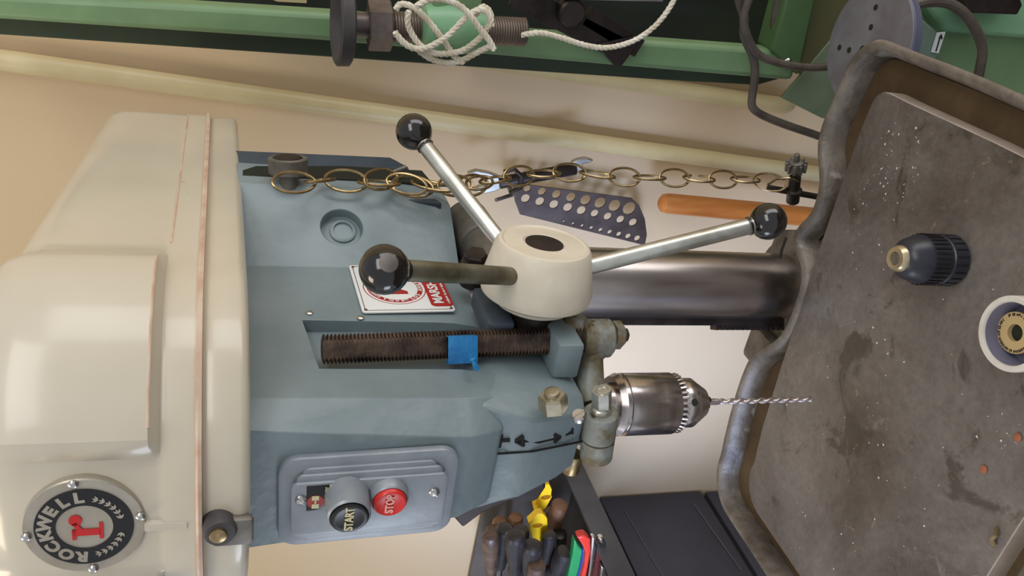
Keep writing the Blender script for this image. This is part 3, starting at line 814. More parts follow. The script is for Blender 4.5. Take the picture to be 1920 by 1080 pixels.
mb = MB(); rings = []
for z, d in ((-.292, .030), (-.280, .020), (-.256, .007), (-.242, .002), (-.235, .0006), (-.2326, .0020), (-.232, .0045), (-.2328, .0075), (-.2355, .0100), (-.246, .0135), (-.258, .0155)):
    rings.append([inset(i, d) + V((0, 0, z)) for i in range(m_)])
mb.loft(rings); tbl = obj('table_casting', mb, castrim, press, smooth=50)
wp = [(-.190, -.172), (.20, -.172)] + arc(.235, -.157, .015, -90, 0, 3) + [(.2505, .0), (.2485, .10)] + arc(.232, .128, .0165, 0, 88, 5) + [(.201, .1455), (.087, .140), (-.06, .129), (-.134, .1215), (-.160, .117)] + arc(-.188, .078, .036, 75, 180, 8) + [(-.224, .0), (-.224, -.12)] + arc(-.196, -.144, .028, 180, 262, 5)
WPn = len(wp)
def winset(i, d):
    a = V((*wp[i - 1], 0)); b = V((*wp[(i + 1) % WPn], 0)); t = (b - a).normalized()
    return V((*wp[i], 0)) + V((-t.y, t.x, 0)) * d
mb = MB(); mb.loft([[winset(i, d) + V((0, 0, z)) for i in range(WPn)] for z, d in ((-.262, 0), (TZ - .0014, 0), (TZ - .0004, .0005), (TZ, .0015))]); wso = obj('work_surface', mb, [cast, edge_m], press, smooth=25)
for p in wso.data.polygons:
    if abs(p.normal.z) < .5: p.material_index = 1
mb = MB(); mb.prism([inset(i, .0160) + V((0, 0, -.2562)) for i in range(m_)], (0, 0, .0012)); obj('coolant_trough', mb, tray_brown, press)
# bracket and collar
mb = MB(); mb.lathe((0, .205, -.36), (0, 0, 1), [(0, .054), (.004, .058), (.085, .058), (.094, .056), (.099, .052), (.100, .0385)], 48)
mb.loft([[V((x, y, z)) for x, y in ((-.06, .06), (-.075, .2), (-.05, .25), (.05, .25), (.075, .2), (.06, .06))] for z in (-.36, -.262)])
br = obj('table_bracket', mb, castrim, press, bevel=.004)
mb = MB(); g0 = V((-.052, .165, -.262)); mb.box((-.078, .192, -.285), (.045, .05, .075), .006); obj('crank_housing', mb, castrim, press)
mb = MB(); mb.tube([px(1463, 484, Y=.165), px(1466, 468, Y=.170), px(1474, 446, Y=.18)], .0014, 6); obj('bracket_split', mb, blacktext, press)

# swarf on the table
mb = MB()
def chip(mb, x, y, s):
    h = s * .45; a = R.random() * pi
    c = V((x, y, TZ + h * .4)); u = V((cos(a), sin(a), 0)) * s; w = V((-sin(a), cos(a), 0)) * s * R.uniform(.3, .9)
    vs = [mb.bm.verts.new(p) for p in (c - u, c + w, c + u, c - w)]; t = mb.bm.verts.new(c + V((0, 0, h)))
    for i in range(4): mb.bm.faces.new((vs[i], vs[(i + 1) % 4], t))
    mb.bm.faces.new(vs[::-1])
clus = [(.17, .10, .03, 60), (.19, .07, .04, 40), (.10, .08, .06, 25), (.03, .03, .07, 25), (-.05, -.02, .07, 25), (-.12, -.02, .07, 22), (-.08, -.1, .05, 16), (.12, -.06, .05, 8), (.06, -.13, .012, 14), (.21, .11, .02, 25)]
for cx, cy, sd, k in clus:
    for _ in range(k):
        x = R.gauss(cx, sd); y = R.gauss(cy, sd * .7)
        if -.215 < x < .24 and -.15 < y < .115: chip(mb, x, y, R.choice([.0004, .0005, .0006, .0009, .0014]))
obj('metal_swarf', mb, chipw, at=(0, 0, TZ), label='tiny bright metal shavings scattered across the iron table', cat='swarf', kind='stuff', smooth=0)
for x, y, lab in ((1846, 880, 'small orange-brown flake on the table, farther from the frame corner'), (1910, 820, 'small orange-brown flake on the table beside the frame edge')):
    p = px(x, y, Z=TZ); mb = MB(); mb.sphere(p + V((0, 0, .0012)), .0035, 10, 6, (1, 1, .35)); obj('wood_flake', mb, chipo, at=p, label=lab, cat='flake')
p = px(1868, 1022, Z=TZ); mb = MB(); mb.tube([p + V((0, 0, .002)), p + V((.004, .003, .004)), p + V((.009, .002, .003)), p + V((.012, .006, .002))], .0018, 6); obj('curled_shaving', mb, brass, at=p, label='small curled brass shaving at the front rim of the table', cat='shaving')

# keyless chuck standing on the table --------------------------------------
kb = px(1783, 488, Z=TZ); kt = thing('keyless_chuck', 'dark ribbed keyless drill chuck standing jaws-up on the iron table', 'drill chuck', kb)
H = .058
mb = MB(); mb.lathe(kb, (0, 0, 1), [(0, .0190), (.001, .0205), (.0145, .0205), (.0155, .0195)], 48)
for i in range(22):
    a = 2 * pi * i / 22; mb.box(kb + V((.0207 * cos(a), .0207 * sin(a), .0078)), (.0015, .0042, .012), .0004, rot=Matrix.Rotation(a, 3, 'Z'))
obj('rear_sleeve', mb, plasticd, kt)
mb = MB(); mb.lathe(kb, (0, 0, 1), [(.0160, .0200), (.0185, .0205), (.0340, .0203), (.0360, .0198), (.046, .0165), (.052, .0115), (.0525, .0100)], 48)
fs = obj('front_sleeve', mb, plasticd, kt)
mb = MB()
for i in range(30):
    a = 2 * pi * i / 30; mb.box(kb + V((.0205 * cos(a), .0205 * sin(a), .0262)), (.0016, .0020, .0155), .0004, rot=Matrix.Rotation(a, 3, 'Z'))
obj('grip_rib', mb, black, kt)
mb = MB(); mb.lathe(kb, (0, 0, 1), [(.050, .0112), (.0545, .0108), (.057, .0090), (.0572, .0055), (.055, .0050)], 36); obj('nose_ring', mb, mat('pale_brass_ring', (206, 190, 158), (186, 170, 138), rough=.3, metal=.8), kt)
mb = MB(); mb.lathe(kb, (0, 0, 1), [(.050, .0052), (.0560, .0050)], 20); mb.box(kb + V((0, 0, .0562)), (.0075, .0012, .0006), 0, rot=Matrix.Rotation(.6, 3, 'Z')); obj('jaws', mb, greycap, kt)

# white cup with ring label --------------------------------------------------
ct = px(1893, 626, Z=-.188); cb = V((ct.x, ct.y, TZ)); cup = thing('plastic_cup', 'dirty white round plastic cup holding a tan ring label, cut by the frame edge', 'cup', cb)
rC = .0268; hC = -.188 - TZ
mb = MB(); mb.lathe(cb, (0, 0, 1), [(0, rC * .96), (.001, rC), (hC - .001, rC), (hC, rC - .0008), (hC, rC - .0040), (hC - .001, rC - .0046), (.026, rC - .0054), (.0255, .0)], 48, caps=True); obj('cup_wall', mb, cupw, cup)
mb = MB(); rings = []
mb.lathe(cb, (0, 0, 1), [(hC - .002, rC - .0048), (.0266, rC - .0057), (.0264, .0005)], 48, caps=False); obj('cup_lining', mb, cupin, cup)
lc = px(1903, 624, Z=TZ + .034); IM = Matrix.Translation(V((lc.x, lc.y, TZ + .0262)))
mb = MB(); rring(mb, IM, .0150, .0062, 0, .0078, 40); obj('label_ring', mb, tan_lab, cup)
mb = MB(); mb.lathe(IM.translation, (0, 0, 1), [(.0001, .0061), (.004, .0061)], 24); obj('ring_hole', mb, inner, cup)
mb = MB()
for k in range(20):
    blurred_line(mb, IM @ Matrix.Rotation(radians(k * 18), 4, 'Z') @ Matrix.Translation((0, .0130, .0079)), .0030, .0021)
obj('ring_lettering', mb, blacktext, cup, smooth=0)

# chain ------------------------------------------------------------------------
def link_mesh(L=.0375, W=.0195, r=.00135, gap=0.0, nm='link'):
    pts = []; N = 26
    for i in range(N + (0 if not gap else 1)):
        a = gap / 2 + (2 * pi - gap) * i / N
        x = cos(a); y = sin(a)
        pts.append(V((y * L / 2 * 1.0, x * W / 2 * (1 if abs(y) < .8 else .95), 0)))
    mb = MB(); mb.tube(pts, r, 7, closed=(gap == 0)); me = fin(mb.bm, nm); me.materials.append(brass); return me
lm = link_mesh(); lmo = link_mesh(gap=.5, nm='open_link')
cht = px(545, 335, X=.125)
ch = thing('brass_chain', 'aged brass oval-link chain hanging from the grey knob down to the chuck key', 'chain', px(1450, 345, X=.108))
path = [(520, 343), (572, 342), (622, 336), (672, 342), (722, 340), (768, 350), (818, 356), (868, 352), (915, 340), (962, 330), (1012, 326), (1062, 322), (1112, 325), (1160, 334), (1208, 332), (1256, 334), (1306, 334), (1356, 338), (1406, 335), (1450, 342), (1490, 352), (1500, 354)]
path = path
def place_link(p, q, tw, me):
    d = (q - p).normalized(); sidev = d.cross(CF).normalized(); nv = sidev.cross(d)
    y = sidev * cos(tw) + nv * sin(tw)
    inst('chain_link', me, ch, frame((p + q) / 2, d, y))
prevp = None
tws = [.2, 1.2, .1, 1.25, .3, 1.3, .05, 1.0, .25]
def cx3(x, y, X=.108):
    if x < 620: X = .118
    return px(x, y, X=X)
pp = [cx3(*p) for p in path]
def resample(pts, step):
    outp = [pts[0]]; acc = 0
    for a, b in zip(pts, pts[1:]):
        L = (b - a).length; d = step - acc
        while d <= L: outp.append(a.lerp(b, d / L)); d += step
        acc = L - (d - step)
    return outp
rs = resample(pp, .0308)
for i, (a, b) in enumerate(zip(rs, rs[1:])):
    d = (b - a).normalized(); ex = d * .0015
    tw = (0.15 if i % 2 == 0 else 1.15) + R.uniform(-.2, .2)
    xp = 0
    place_link(a - ex, b + ex, tw, lmo if i in (15,) else lm)
extra = [(690, 342, 738, 330, .1), (735, 338, 790, 352, .35), (782, 342, 838, 354, 1.1), (826, 352, 880, 344, .2), (872, 356, 925, 330, .5)]
for x0, y0, x1, y1, tw in extra: place_link(px(x0, y0, X=.112), px(x1, y1, X=.112), tw, lm)

# chuck key
kk = px(1487, 350, Y=.268); key = thing('chuck_key', 'dark geared chuck key hanging at the chain end beside the table rim', 'chuck key', kk)
a = px(1486, 380, Y=.268); b = px(1492, 318, Y=.262); d = (b - a).normalized()
mb = MB(); mb.lathe(a, d, [(0, .0055), (.002, .0075), (.013, .0075), (.016, .0095), (.018, .0095), (.020, .0068), (.036, .0068)], 24); obj('key_shank', mb, darksteel, key)
mb = MB(); g0 = b - d * .002; mb.lathe(g0, d, [(0, .0075), (.003, .0095), (.012, .0075), (.0135, .004)], 24)
for i in range(10):
    an = 2 * pi * i / 10; e1 = d.cross(V((0, 0, 1))).normalized(); e2 = d.cross(e1); c = e1 * cos(an) + e2 * sin(an)
    mb.box(g0 + d * .0065 + c * .0100, (.0042, .003, .011), .0006, rot=Matrix((c, d.cross(c), d)).transposed())
mb.lathe(g0 + d * .013, d, [(0, .0034), (.009, .0032), (.0105, .0015)], 14)
obj('key_gear', mb, greycap, key, smooth=25)
mb = MB(); mb.cyl(px(1440, 352, Y=.268), px(1560, 374, Y=.268), .0036, seg=14, bev=.001); obj('tee_bar', mb, darksteel, key)
mb = MB(); mb.tube([px(1440, 346, X=.113), px(1455, 336, X=.113), px(1480, 334, X=.116), px(1496, 340, X=.108)], .0013, 6); obj('wire_tie', mb, brass, key)

# ------------------------------------------------------------------ tools hanging on the wall
WY = .545
gt = [px(x, y, Y=WY) for x, y in ((962, 352), (976, 345), (1185, 372), (1198, 384), (1209, 410), (1213, 440), (1209, 460), (975, 402), (966, 378))]
mb = MB(); mb.prism(gt, (0, .0028, 0)); dg = obj('drill_gauge', mb, gaugem, at=gt[0], label='dark perforated drill gauge plate hanging on the wall behind the handles', cat='drill gauge')
cuts = []
holes = []
for i in range(8): holes.append((1180 - i * 27.3 - 0, 391 - i * 5.3, 11.5 - i * .75))
for i in range(9): holes.append((1187 - i * 23.2 - i*i*.25, 417 - i * 5.6, 7.0 - i * .05 + (1.2 if i > 3 else 0) ))
for i in range(10): holes.append((1195 - i * 17.2, 447 - i * 3.9, max(1.6, 5.2 - i * .4)))
cm = MB()
for hx, hy, hr in holes:
    c = px(hx, hy, Y=WY); e = (px(hx, hy + hr, Y=WY) - c).length
    cm.cyl(c - V((0, .01, 0)), c + V((0, .02, 0)), e, seg=16)
boolcut(dg, [cutter(cm)])
for p in dg.data.polygons: p.use_smooth = False
mb = MB(); mb.tube([px(930, 375, Y=.52), px(958, 366, Y=.54), px(960, 366, Y=.598)], .0028, 8)
hk = obj('wall_hook', mb, greycap, at=px(960, 366, Y=.6), label='short grey wall hook at the top corner of the gauge', cat='hook')

# double ended spanner with hook
spn = thing('spanner', 'dark open-ended spanner with bright jaw tips hanging behind the chain', 'spanner', px(1000, 330, Y=.50))
def spanpoly(cx, cy, dx, s):
    # jaw outline in photo plane pointing along dx
    base = [(-.2, -.35), (.35, -.62), (1.0, -.75), (1.55, -.55), (1.1, -.30), (.62, -.22), (.50, 0), (.62, .22), (1.1, .30), (1.55, .55), (1.0, .75), (.35, .62), (-.2, .35)]
    return [(cx + dx * s * u + v * s * .25, cy + v * s * .85 + dx * u * s * -.0) for u, v in base]
YS = .50
mb = MB(); mb.prism([px(x, y, Y=YS) for x, y in spanpoly(934, 342, -1, 34)], (0, .010, 0)); obj('jaw', mb, rodsteel, spn, bevel=.0015)
mb = MB(); mb.prism([px(x, y, Y=YS) for x, y in spanpoly(1080, 312, 1, 24)], (0, .009, 0)); obj('jaw', mb, rodsteel, spn, bevel=.0015)
mb = MB(); mb.cyl(px(935, 343, Y=YS), px(1080, 316, Y=YS), .0085, seg=18, bev=.002); obj('shank', mb, darksteel, spn)
mb = MB(); mb.tube([px(945, 322, Y=.49), px(965, 318, Y=.485), px(978, 330, Y=.485), px(976, 352, Y=.49), px(958, 360, Y=.50), px(955, 352, Y=.55), px(955, 350, Y=.60)], .0032, 8)
obj('wall_hook', mb, darksteel, at=px(955, 350, Y=.6), label='bent dark hook looped round the spanner shank', cat='hook')
# orange handle leaning behind the table
a = px(1236, 380, Y=.52); b = px(1700, 424, Y=.52)
L = (b - a).length; mb = MB(); mb.lathe(a, b - a, [(0, .003), (.002, .009), (.006, .0135), (.014, .0152), (L * .35, .0158), (L, .0148)], 28)
oh = thing('mallet', 'varnished orange wooden handle upright between wall and table', 'handle', b)
obj('handle', mb, orange, oh)
mb = MB(); mb.box(b + V((0, 0, -.02)), (.1, .05, .05), .008); obj('mallet_head', mb, darksteel, oh)

# ------------------------------------------------------------------ green machine at the right
GY = .42
gm = thing('green_machine_stand', 'green painted steel machine frame standing against the wall beside the press', 'machine', (.5, .5, FZ))
def gplate(name, pts, Y, depth, m, bev=.002, lab=None):
    mb = MB(); mb.prism([px(x, y, Y=Y) for x, y in pts], (0, depth, 0)); o = obj(name, mb, m, gm, bevel=bev)
    if lab: o['label'] = lab
    return o
gplate('frame_rail', [(-80, -14), (300, 6), (640, 27), (1000, 62), (1400, 90), (1500, 98), (1486, 152), (1060, 116), (600, 77), (-80, 32)], GY, .03, green, .006)
gplate('rail_lip', [(-80, 20), (600, 70), (1060, 110), (1470, 146), (1420, 160), (1240, 150), (1030, 136), (600, 106), (-80, 60)], GY + .035, .04, greend)
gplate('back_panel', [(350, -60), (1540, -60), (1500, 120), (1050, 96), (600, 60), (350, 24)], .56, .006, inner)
gplate('corner_post', [(1485, -80), (1548, -80), (1529, 0), (1497, 142), (1448, 96), (1474, 0)], GY - .006, .04, mat('mid_green', (84, 112, 70), (66, 94, 56), rough=.5), .003)
gplate('side_panel', [(1530, -40), (1760, -40), (1700, 120), (1560, 150), (1499, 140)], GY + .03, .01, olive)
gplate('gusset', [(1500, 145), (1562, 70), (1640, 150), (1562, 224), (1542, 222), (1466, 184)], GY + .028, .006, mat('grey_green', (118, 134, 108), (100, 116, 90), rough=.5), .001)
gplate('machine_body', [(1698, -80), (1990, -80), (1990, 260), (1760, 160), (1700, 80)], GY - .02, .12, green, .006)
gplate('body_ledge', [(1715, -60), (1990, -60), (1990, 78), (1775, 62), (1745, 20)], GY - .045, .03, greenl, .006)
gplate('sloping_cover', [(1712, 20), (1756, 58), (1768, 90), (1745, 130), (1700, 100)], GY - .055, .02, mat('grey_cover', (120, 140, 124), (104, 124, 110)), .003)
gplate('steel_bar', [(1808, -30), (1905, -30), (1918, 10), (1908, 28), (1808, 24)], GY - .075, .03, darksteel, .002)
gplate('arrow_plate', [(1758, 62), (1773, 60), (1760, 100), (1747, 98)], GY - .058, .002, white, 0, 'small white plate with a dark double-ended arrow')
mb = MB(); mb.tube([px(1764, 66, Y=GY - .0588), px(1755, 96, Y=GY - .0588)], .0008, 6); mb.tube([px(1761, 72, Y=GY - .0588), px(1765, 65, Y=GY - .0588), px(1766, 73, Y=GY - .0588)], .0010, 5); obj('plate_arrow', mb, blacktext, gm)
mb = MB(); mb.lathe(px(1474, 116, Y=GY - .002), (0, -1, 0), [(0, .0065), (.004, .006), (.006, .004)], 16); obj('frame_bolt', mb, bright, gm)
# dark linkage arms and pivot
for a, b, w in (((965, -10), (1165, 92), .0135), ((1100, 30), (1200, 92), .011)):
    mb = MB(); A = px(*a, Y=GY - .012); B = px(*b, Y=GY - .012); d = (B - A).normalized(); s_ = d.cross(V((0, 1, 0))).normalized() * w
    mb.prism([A - s_, B - s_, B + s_, A + s_], (0, .008, 0)); obj('linkage_arm', mb, darksteel, gm, bevel=.001)
mb = MB(); mb.prism([px(x, y, Y=GY - .016) for x, y in ((1118, 84), (1190, 68), (1195, 84), (1166, 124), (1150, 122))], (0, .006, 0)); obj('linkage_foot', mb, darksteel, gm, bevel=.001)
mb = MB(); mb.lathe(px(1066, 20, Y=GY - .012), (0, -1, 0), [(0, .0155), (.014, .0155), (.016, .013)], 24); obj('pivot_pin', mb, darksteel, gm)
mb = MB(); mb.prism([px(x, y, Y=GY - .03) for x, y in ((1010, -30), (1242, -30), (1243, 3), (1010, -2))], (0, .02, 0)); obj('steel_strip', mb, discm, gm)
mb = MB(); mb.prism([px(x, y, Y=.53) for x, y in ((480, -12), (520, 3), (575, 6), (575, -12))], (0, .004, 0)); obj('paper_corner', mb, pipem, gm)
# round disc
dc = px(1627, 84, Y=GY - .10); 
disc = thing('face_disc', 'round scuffed grey metal disc with small holes beside the green machine', 'disc', dc)
mb = MB(); mb.lathe(dc - V((0, 0, .012)), (0, 0, 1), [(0, .0690), (.010, .0705), (.012, .0695)], 72); obj('disc_edge', mb, bluerim, disc)
mb = MB(); mb.lathe(dc, (0, 0, 1), [(0, .0693), (.0008, .0687)], 72); obj('disc_face', mb, discm, disc)
mb = MB()
for x, y in ((1642, 14), (1633, 51), (1574, 89), (1592, 94), (1617, 95)):
    mb.lathe(px(x, y, Z=dc.z + .0008), (0, 0, 1), [(0, .0036 if x != 1617 else .006), (.0003, .0034)], 14)
obj('disc_hole', mb, inner, disc)
# threaded adjuster with black hand wheel
ac0 = px(640, 45, Y=GY - .06); ac1 = px(980, 60, Y=GY - .06); d = (ac1 - ac0).normalized()
adj = thing('threaded_adjuster', 'threaded steel adjuster with black dished handwheel and hex nut, cord wound round it', 'adjuster', ac1)
def at_(x): return px(x, 45 + (x - 640) * 15 / 340, Y=GY - .06)
W_ = at_(640)
mb = MB(); tilt = (d + V((-.04, .07, 0)) * 1.0).normalized()
mb.lathe(W_, tilt, [(.004, .0), (.004, .030), (-.004, .0355), (-.006, .0385), (-.004, .0412), (.007, .0408), (.009, .038), (.009, .012)], 56); obj('handwheel', mb, rubber, adj)
mb = MB(); mb.cyl(at_(655), at_(700), .0125, seg=28, bev=.001); mb.lathe(at_(690), d, [(0, .0240), (.0015, .0250), (.0215, .0250), (.023, .0240)], 6, ang=.3); obj('hex_nut', mb, gunm, adj, smooth=20)
def thread(x0, x1, r, name):
    A = at_(x0); B = at_(x1); L = (B - A).length; prof = [(0, r * .9)]; k = int(L / .0026)
    for i in range(k):
        t = L * i / k; prof += [(t + L / k * .2, r * .93), (t + L / k * .5, r), (t + L / k * .8, r * .93)]
    prof.append((L, r * .9)); obj(name, MB().lathe(A, B - A, prof, 28), mat('dull_thread', (132, 118, 108), (92, 80, 72), rough=.45, metal=.6), adj, smooth=60)
thread(730, 800, .0155, 'threaded_rod'); thread(900, 985, .0150, 'threaded_rod')
mb = MB(); A = at_(788); B = at_(908); L = (B - A).length; mb.lathe(A, B - A, [(0, .018), (.004, .024), (L * .4, .0275), (L * .75, .024), (L, .0185)], 36); obj('green_boss', mb, greenl, adj)
mb = MB(); mb.box((A + B) / 2 + V((.035, .03, 0)), (.06, .08, .05), .004); obj('boss_arm', mb, green, adj)
# cord
def smooth3(p, it=3):
    for _ in range(it):
        q = [p[0]]
        for a, b in zip(p, p[1:]): q += [a.lerp(b, .25), a.lerp(b, .75)]
        q.append(p[-1]); p = q
    return p
def rope(mb, pts, r=.0024):
    pts = smooth3(pts, 3); L = 0; strands = [[], [], []]
    prev = None
    for i, p in enumerate(pts):
        t = (pts[min(i + 1, len(pts) - 1)] - pts[max(i - 1, 0)]).normalized()
        if i: L += (p - pts[i - 1]).length
        e1 = t.cross(V((0, 1, .2))).normalized(); e2 = t.cross(e1)
        for k in range(3):
            a = L * 2 * pi / .016 + k * 2 * pi / 3
            strands[k].append(p + (e1 * cos(a) + e2 * sin(a)) * r * .55)
    for s in strands: mb.tube(s, r * .62, 6)
def dens(pts, step=.003):
    pts = smooth3(pts, 3); return resample(pts, step)
def rope2(mb, pts, r=.0030):
    pts = dens(pts); L = 0; strands = [[], [], []]
    for i, p in enumerate(pts):
        t = (pts[min(i + 1, len(pts) - 1)] - pts[max(i - 1, 0)]).normalized()
        if i: L += (p - pts[i - 1]).length
        e1 = t.cross(V((0, 1, .2))).normalized(); e2 = t.cross(e1)
        for k in range(3):
            a = L * 2 * pi / .016 + k * 2 * pi / 3
            strands[k].append(p + (e1 * cos(a) + e2 * sin(a)) * r * .55)
    for s in strands: mb.tube(s, r * .62, 6)
cord = MB()
yf, yb = GY - .093, GY - .088
def q2(pts, Y): return [px(x, y, Y=Y) for x, y in pts]
rope2(cord, q2([(742, 18), (750, 5), (775, 12), (800, 35), (820, 60), (838, 85), (852, 108), (870, 118)], yf))
rope2(cord, q2([(766, 20), (763, 45), (775, 70), (790, 88), (810, 100), (835, 102), (870, 96), (905, 68), (918, 45), (922, 25), (905, 8), (890, 30)], yf - .004))
rope2(cord, q2([(740, 60), (755, 80), (775, 92), (800, 92), (838, 70), (862, 45), (880, 25), (905, 15), (920, 30), (922, 50)], yf - .009))
rope2(cord, q2([(780, 12), (810, -5), (850, 2), (880, 25), (900, 55), (918, 75), (928, 98)], yf - .013))
rope2(cord, q2([(785, 95), (805, 110), (835, 120), (865, 115), (895, 98), (930, 82)], yf + .002))
rope2(cord, q2([(978, 66), (1010, 60), (1045, 68), (1085, 82), (1130, 92), (1180, 82), (1220, 58), (1250, 25), (1272, -15), (1280, -50)], GY - .075), .0028)
obj('cotton_cord', cord, cordm, at=ac1, label='white twisted cotton cord tangled round the threaded adjuster and trailing upward', cat='cord')
# cables
def cable(pts, Y, r, lab):
    P = dens([px(x, y, Y=Y) if len(q_) == 2 else px(x, y, Y=q_[2]) for q_ in pts for x, y in [q_[:2]]], .006)
    obj('power_cable', MB().tube(P, r, 10), cablem, at=P[0], label=lab, cat='cable')
cable([(1372, -60), (1385, 5), (1398, 35), (1392, 60), (1402, 85), (1415, 110), (1416, 150), (1408, 190), (1412, 208), (1460, 230), (1545, 258), (1600, 280)], GY - .015, .0052, 'brown-grey cable dropping across the green rail towards the wall behind the table')
cable([(1425, -60), (1400, 10), (1392, 35), (1398, 60), (1410, 90), (1428, 108), (1465, 120), (1510, 127), (1548, 126), (1600, 120)], GY - .028, .0048, 'grey cable running from the rail to behind the round disc')
cable([(1700, 30), (1708, 10), (1745, 2), (1785, 6), (1815, 30), (1835, 65), (1844, 95), (1838, 125), (1830, 170)], GY - .08, .0060, 'thick grey cable arching over the light green cover')
cable([(1478, -60), (1455, 10), (1450, 60), (1458, 110)], GY + .01, .0050, 'short brown cable hanging inside the green frame')

# ------------------------------------------------------------------ tool cabinet at the left
KX = -.705; 
cab = thing('tool_cabinet', 'charcoal steel tool cabinet against the wall left of the press', 'cabinet', (KX - .2, .3, FZ))
def xpl(name, pts, X, depth, m, bev=.002, lab=None):
    mb = MB(); mb.prism([px(x, y, X=X) for x, y in pts], (-depth, 0, 0)); o = obj(name, mb, m, cab, bevel=bev)
    if lab: o['label'] = lab
    return o
pz = lambda x, y: px(x, y, X=KX).z
ztop = px(1125, 930, Y=.598).z; zg = px(1322, 922, Y=.598).z
def ybox(name, y0, y1, z0, z1, x0, x1, m, bev=.003):
    obj(name, MB().box(((x0 + x1) / 2, (y0 + y1) / 2, (z0 + z1) / 2), (x1 - x0, y1 - y0, z1 - z0), bev), m, cab)
ybox('cabinet_body', -.25, .597, zg + .012, ztop, KX - .5, KX, cabinet_m)
ybox('lower_cabinet', -.25, .597, FZ, zg, KX - .5, KX - .004, cabinet_m)
ybox('cabinet_joint', -.24, .59, zg, zg + .012, KX - .49, KX - .012, inner, 0)
scr = mat('scratch', (110, 108, 118))
for a_, b_ in (((1172, 959), (1244, 1084)), ((1301, 945), (1390, 1070))):
    obj('panel_crease', MB().tube([px(*a_, X=KX + .001), px(*b_, X=KX + .001)], .001, 5), scr, cab, smooth=0)
# tray on top of the cabinet (walls only, tools inside)
tr = thing('tool_tray', 'deep open grey tool tray on top of the charcoal cabinet, full of handles', 'tray', (KX - .2, .3, ztop))
def tb(name, x0, x1, y0, y1, z0, z1, m, bev=.003): obj(name, MB().box(((x0 + x1) / 2, (y0 + y1) / 2, (z0 + z1) / 2), (x1 - x0, y1 - y0, z1 - z0), bev), m, tr)
zt = px(902, 967, Y=.59).z
bx0, bx1 = -1.06, -.605
zb_ = ztop + .062; zr = -.240
tb('tray_side', bx1 - .008, bx1, .05, .597, zb_, zr, trayrim)
tb('tray_back', bx0, bx1 - .008, .585, .597, zb_, zt, traym)
tb('tray_side', bx0, bx0 + .012, .05, .585, zb_, zr, trayrim)
tb('tray_front', bx0, bx1, .05, .062, zb_, zr, trayrim)
tb('tray_floor', bx0, bx1 - .008, .05, .585, zb_, zb_ + .008, traym)
obj('dark_gap_fill', MB().prism([V((-1.0, y, z)) for y, z in ((.07, zb_ + .008), (.57, zb_ + .008), (.57, -.252), (.46, -.255), (.30, -.258), (.07, -.258))], (.22, 0, 0)), inner, tr)  # added dark fill under the handles, standing in for the shaded gaps
tb('tray_stand', bx0 + .1, KX - .06, .1, .58, ztop, zb_, inner)
zfl = zb_ + .008
# handles standing in the tray: (x, y of the top end in the photo, radius, material, label, shape)
def handle(x, y, x2, y2, r, m, lab, sh='round', Y=.46):
    top = px(x, y, Y=Y); low = px(x2, y2, Y=Y - .0); d = (low - top).normalized()
    d = (d + V((0, .10, -.04))).normalized(); L = .15
    t = thing('screwdriver', lab, 'screwdriver', top + d * L, group=None)
    hl = .11
    if sh == 'round': prof = [(0, r * .35), (.002, r * .75), (.007, r * .98), (.016, r), (.035, r * .97), (hl * .62, r * .78), (hl * .75, r * .62), (hl * .85, r * .72), (hl, r * .6)]
    elif sh == 'cyl': prof = [(0, r * .7), (.002, r * .95), (.005, r), (hl * .9, r * .95), (hl, r * .7)]
    else: prof = [(0, r * .4), (.003, r * .8), (.008, r), (.03, r * .9), (.05, r * .55), (hl, r * .7)]
    obj('handle', MB().lathe(top, d, prof, 20), m, t)
    obj('blade', MB().lathe(top + d * (hl - .002), d, [(0, .004), (L - hl, .0035)], 10), greycap, t)
    return t, top, d
HS = [(924, 990, 921, 1050, .013, woodd, 'brown fluted handle highest against the tray back wall', 'round', .50),
 (938, 975, 931, 1030, .014, woodl, 'tan wooden handle leaning below the press head', 'round', .52),
 (968, 968, 962, 1010, .014, woodl, 'brown wooden handle beside the upper yellow grip', 'round', .52),
 (948, 988, 935, 1075, .0165, woodk, 'glossy black-brown round-ended handle, second row of the tray', 'round', .46),
 (975, 992, 972, 1075, .0165, woodk, 'very dark bulbous handle left of the lower yellow grip', 'round', .45),
 (919, 1002, 918, 1085, .0145, woodd, 'dark brown handle nearest the tray back corner', 'round', .44),
 (966, 1002, 964, 1082, .0175, woodk, 'dark handle with thin pale ring, centre of the tray', 'round', .41),
 (998, 1020, 990, 1090, .0175, woodk, 'black smooth handle below the lower yellow grip', 'round', .40),
 (1050, 945, 1038, 990, .0155, woodl, 'brown cylindrical wooden handle standing nearest the tray side', 'cyl', .50),
 (1031, 956, 1025, 990, .011, woodd, 'short brown handle between yellow grip and cylindrical handle', 'cyl', .52),
 (1030, 1002, 1025, 1050, .0120, woodk, 'dark octagonal handle with flat worn brown end', 'cyl', .44),
 (1050, 1000, 1045, 1040, .013, woodk, 'short black handle behind the dark octagonal one', 'cyl', .48),
 (1060, 1032, 1042, 1085, .018, woodk, 'charcoal bulb handle beside the green and red grips', 'round', .42),
 (1007, 1058, 1000, 1100, .0145, woodd, 'brown round-ended handle at the bottom edge of the frame', 'cyl', .38),
 (985, 1030, 978, 1090, .014, woodd, 'dim brown handle between the centre dark handle and the bottom edge', 'round', .43),
 (936, 1022, 930, 1100, .013, woodk, 'slim dark handle low in the row beside the back corner', 'round', .48),
 (1040, 1062, 1030, 1100, .015, woodk, 'black handle at the frame bottom beside the green grip', 'round', .43)]
for h in HS: print('HZ', [round(v, 3) for v in handle(*h)[1]])
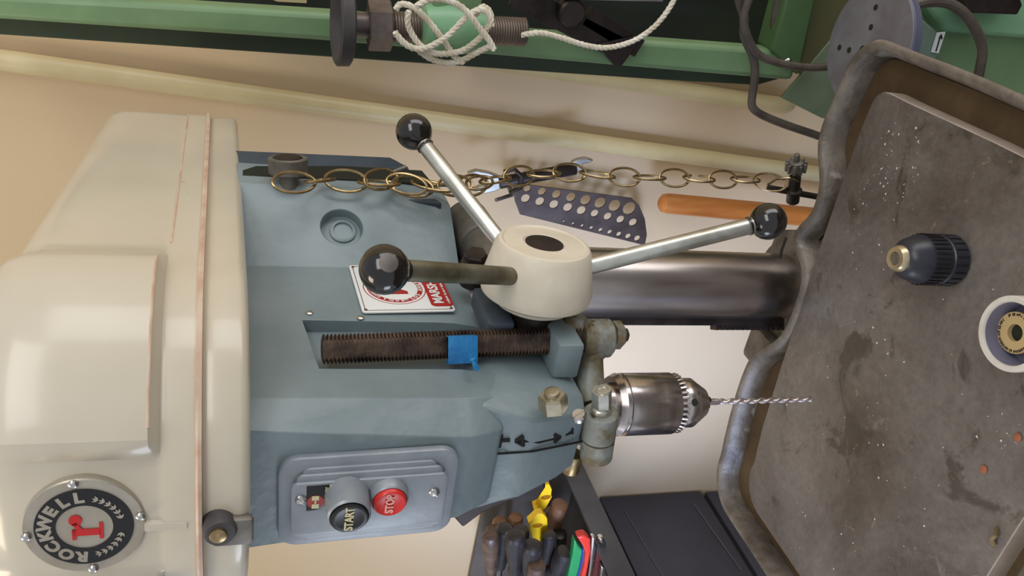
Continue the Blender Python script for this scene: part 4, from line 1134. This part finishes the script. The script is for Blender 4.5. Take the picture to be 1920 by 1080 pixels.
# two yellow grips with oval eye
def yellow_grip(pts, hole, lab, Y):
    mb = MB(); P = [px(x, y, Y=Y) for x, y in pts]
    P2 = P
    mb.prism(P2, (0, .014, 0)); o = obj('hex_key_grip', mb, yellow, at=P[-1], label=lab, cat='hex key')
    cm = MB(); c = px(*hole, Y=Y); e = .0055; cm.loft([[c + V((e * cos(a) * 1.0, yy, e * sin(a) * 1.7)) for a in [2 * pi * k / 14 for k in range(14)]] for yy in (-.01, .03)])
    boolcut(o, [cutter(cm)])
    for p in o.data.polygons: p.use_smooth = False
    bv = o.modifiers.new('b', 'BEVEL'); bv.width = .003; bv.segments = 3; bv.limit_method = 'ANGLE'; bv.angle_limit = radians(30)
yellow_grip([(1020, 909), (1030, 908), (1035, 918), (1033, 936), (1024, 952), (1012, 964), (1003, 962), (1001, 950), (1006, 936), (1012, 922)], (1024, 933), 'upper bright yellow plastic grip with an oval eye, under the press head', .50)
yellow_grip([(1008, 964), (1018, 963), (1026, 972), (1027, 988), (1024, 1004), (1016, 1016), (1000, 1014), (996, 1000), (991, 980), (1000, 972)], (1008, 986), 'lower bright yellow plastic grip with an oval eye, among dark handles', .46)
def bar(pts, Y, dep, m, name, lab, cat, parent=None):
    mb = MB(); P = [px(x, y, Y=Y) for x, y in pts]; mb.prism(P, (0, dep, 0))
    if parent: return obj(name, mb, m, parent, bevel=.003)
    o = obj(name, mb, m, at=P[0], bevel=.003); o['label'] = lab; o['category'] = cat; return o
fk = thing('folding_key_set', 'folding key set with green, blue and red grip slabs in the tray corner', 'tool', px(1085, 1085, Y=.40))
bar([(1078, 1012), (1085, 1024), (1095, 1034), (1090, 1062), (1080, 1100), (1062, 1100), (1070, 1060), (1074, 1040)], .40, .016, greenp, 'green_slab', '', '', fk)
bar([(1094, 1030), (1100, 1040), (1097, 1064), (1090, 1100), (1078, 1100), (1088, 1064)], .395, .014, bluep, 'blue_slab', '', '', fk)
bar([(1082, 1008), (1098, 1004), (1107, 1012), (1108, 1035), (1102, 1070), (1096, 1100), (1086, 1100), (1096, 1064), (1099, 1038), (1092, 1022)], .385, .016, redp, 'red_slab', '', '', fk)
pk = thing('pocket_plier', 'chrome pocket pliers with maroon handle beside the red grip', 'pliers', px(1115, 1085, Y=.41))
bar([(1110, 1008), (1117, 1008), (1119, 1030), (1113, 1066), (1106, 1100), (1100, 1100), (1106, 1060)],   .385, .012, bright, 'chrome_edge', '', '', pk)
bar([(1120, 1016), (1128, 1012), (1134, 1020), (1130, 1050), (1120, 1100), (1108, 1100), (1116, 1052)], .395, .012, maroon, 'maroon_slab', '', '', pk)
bar([(1122, 1010), (1132, 1009), (1137, 1020), (1136, 1032), (1130, 1036), (1128, 1020)], .382, .012, bright, 'chrome_loop', '', '', pk)
bar([(1128, 1062), (1136, 1066), (1138, 1080), (1132, 1100), (1124, 1100)], .382, .012, bright, 'chrome_tip', '', '', pk)
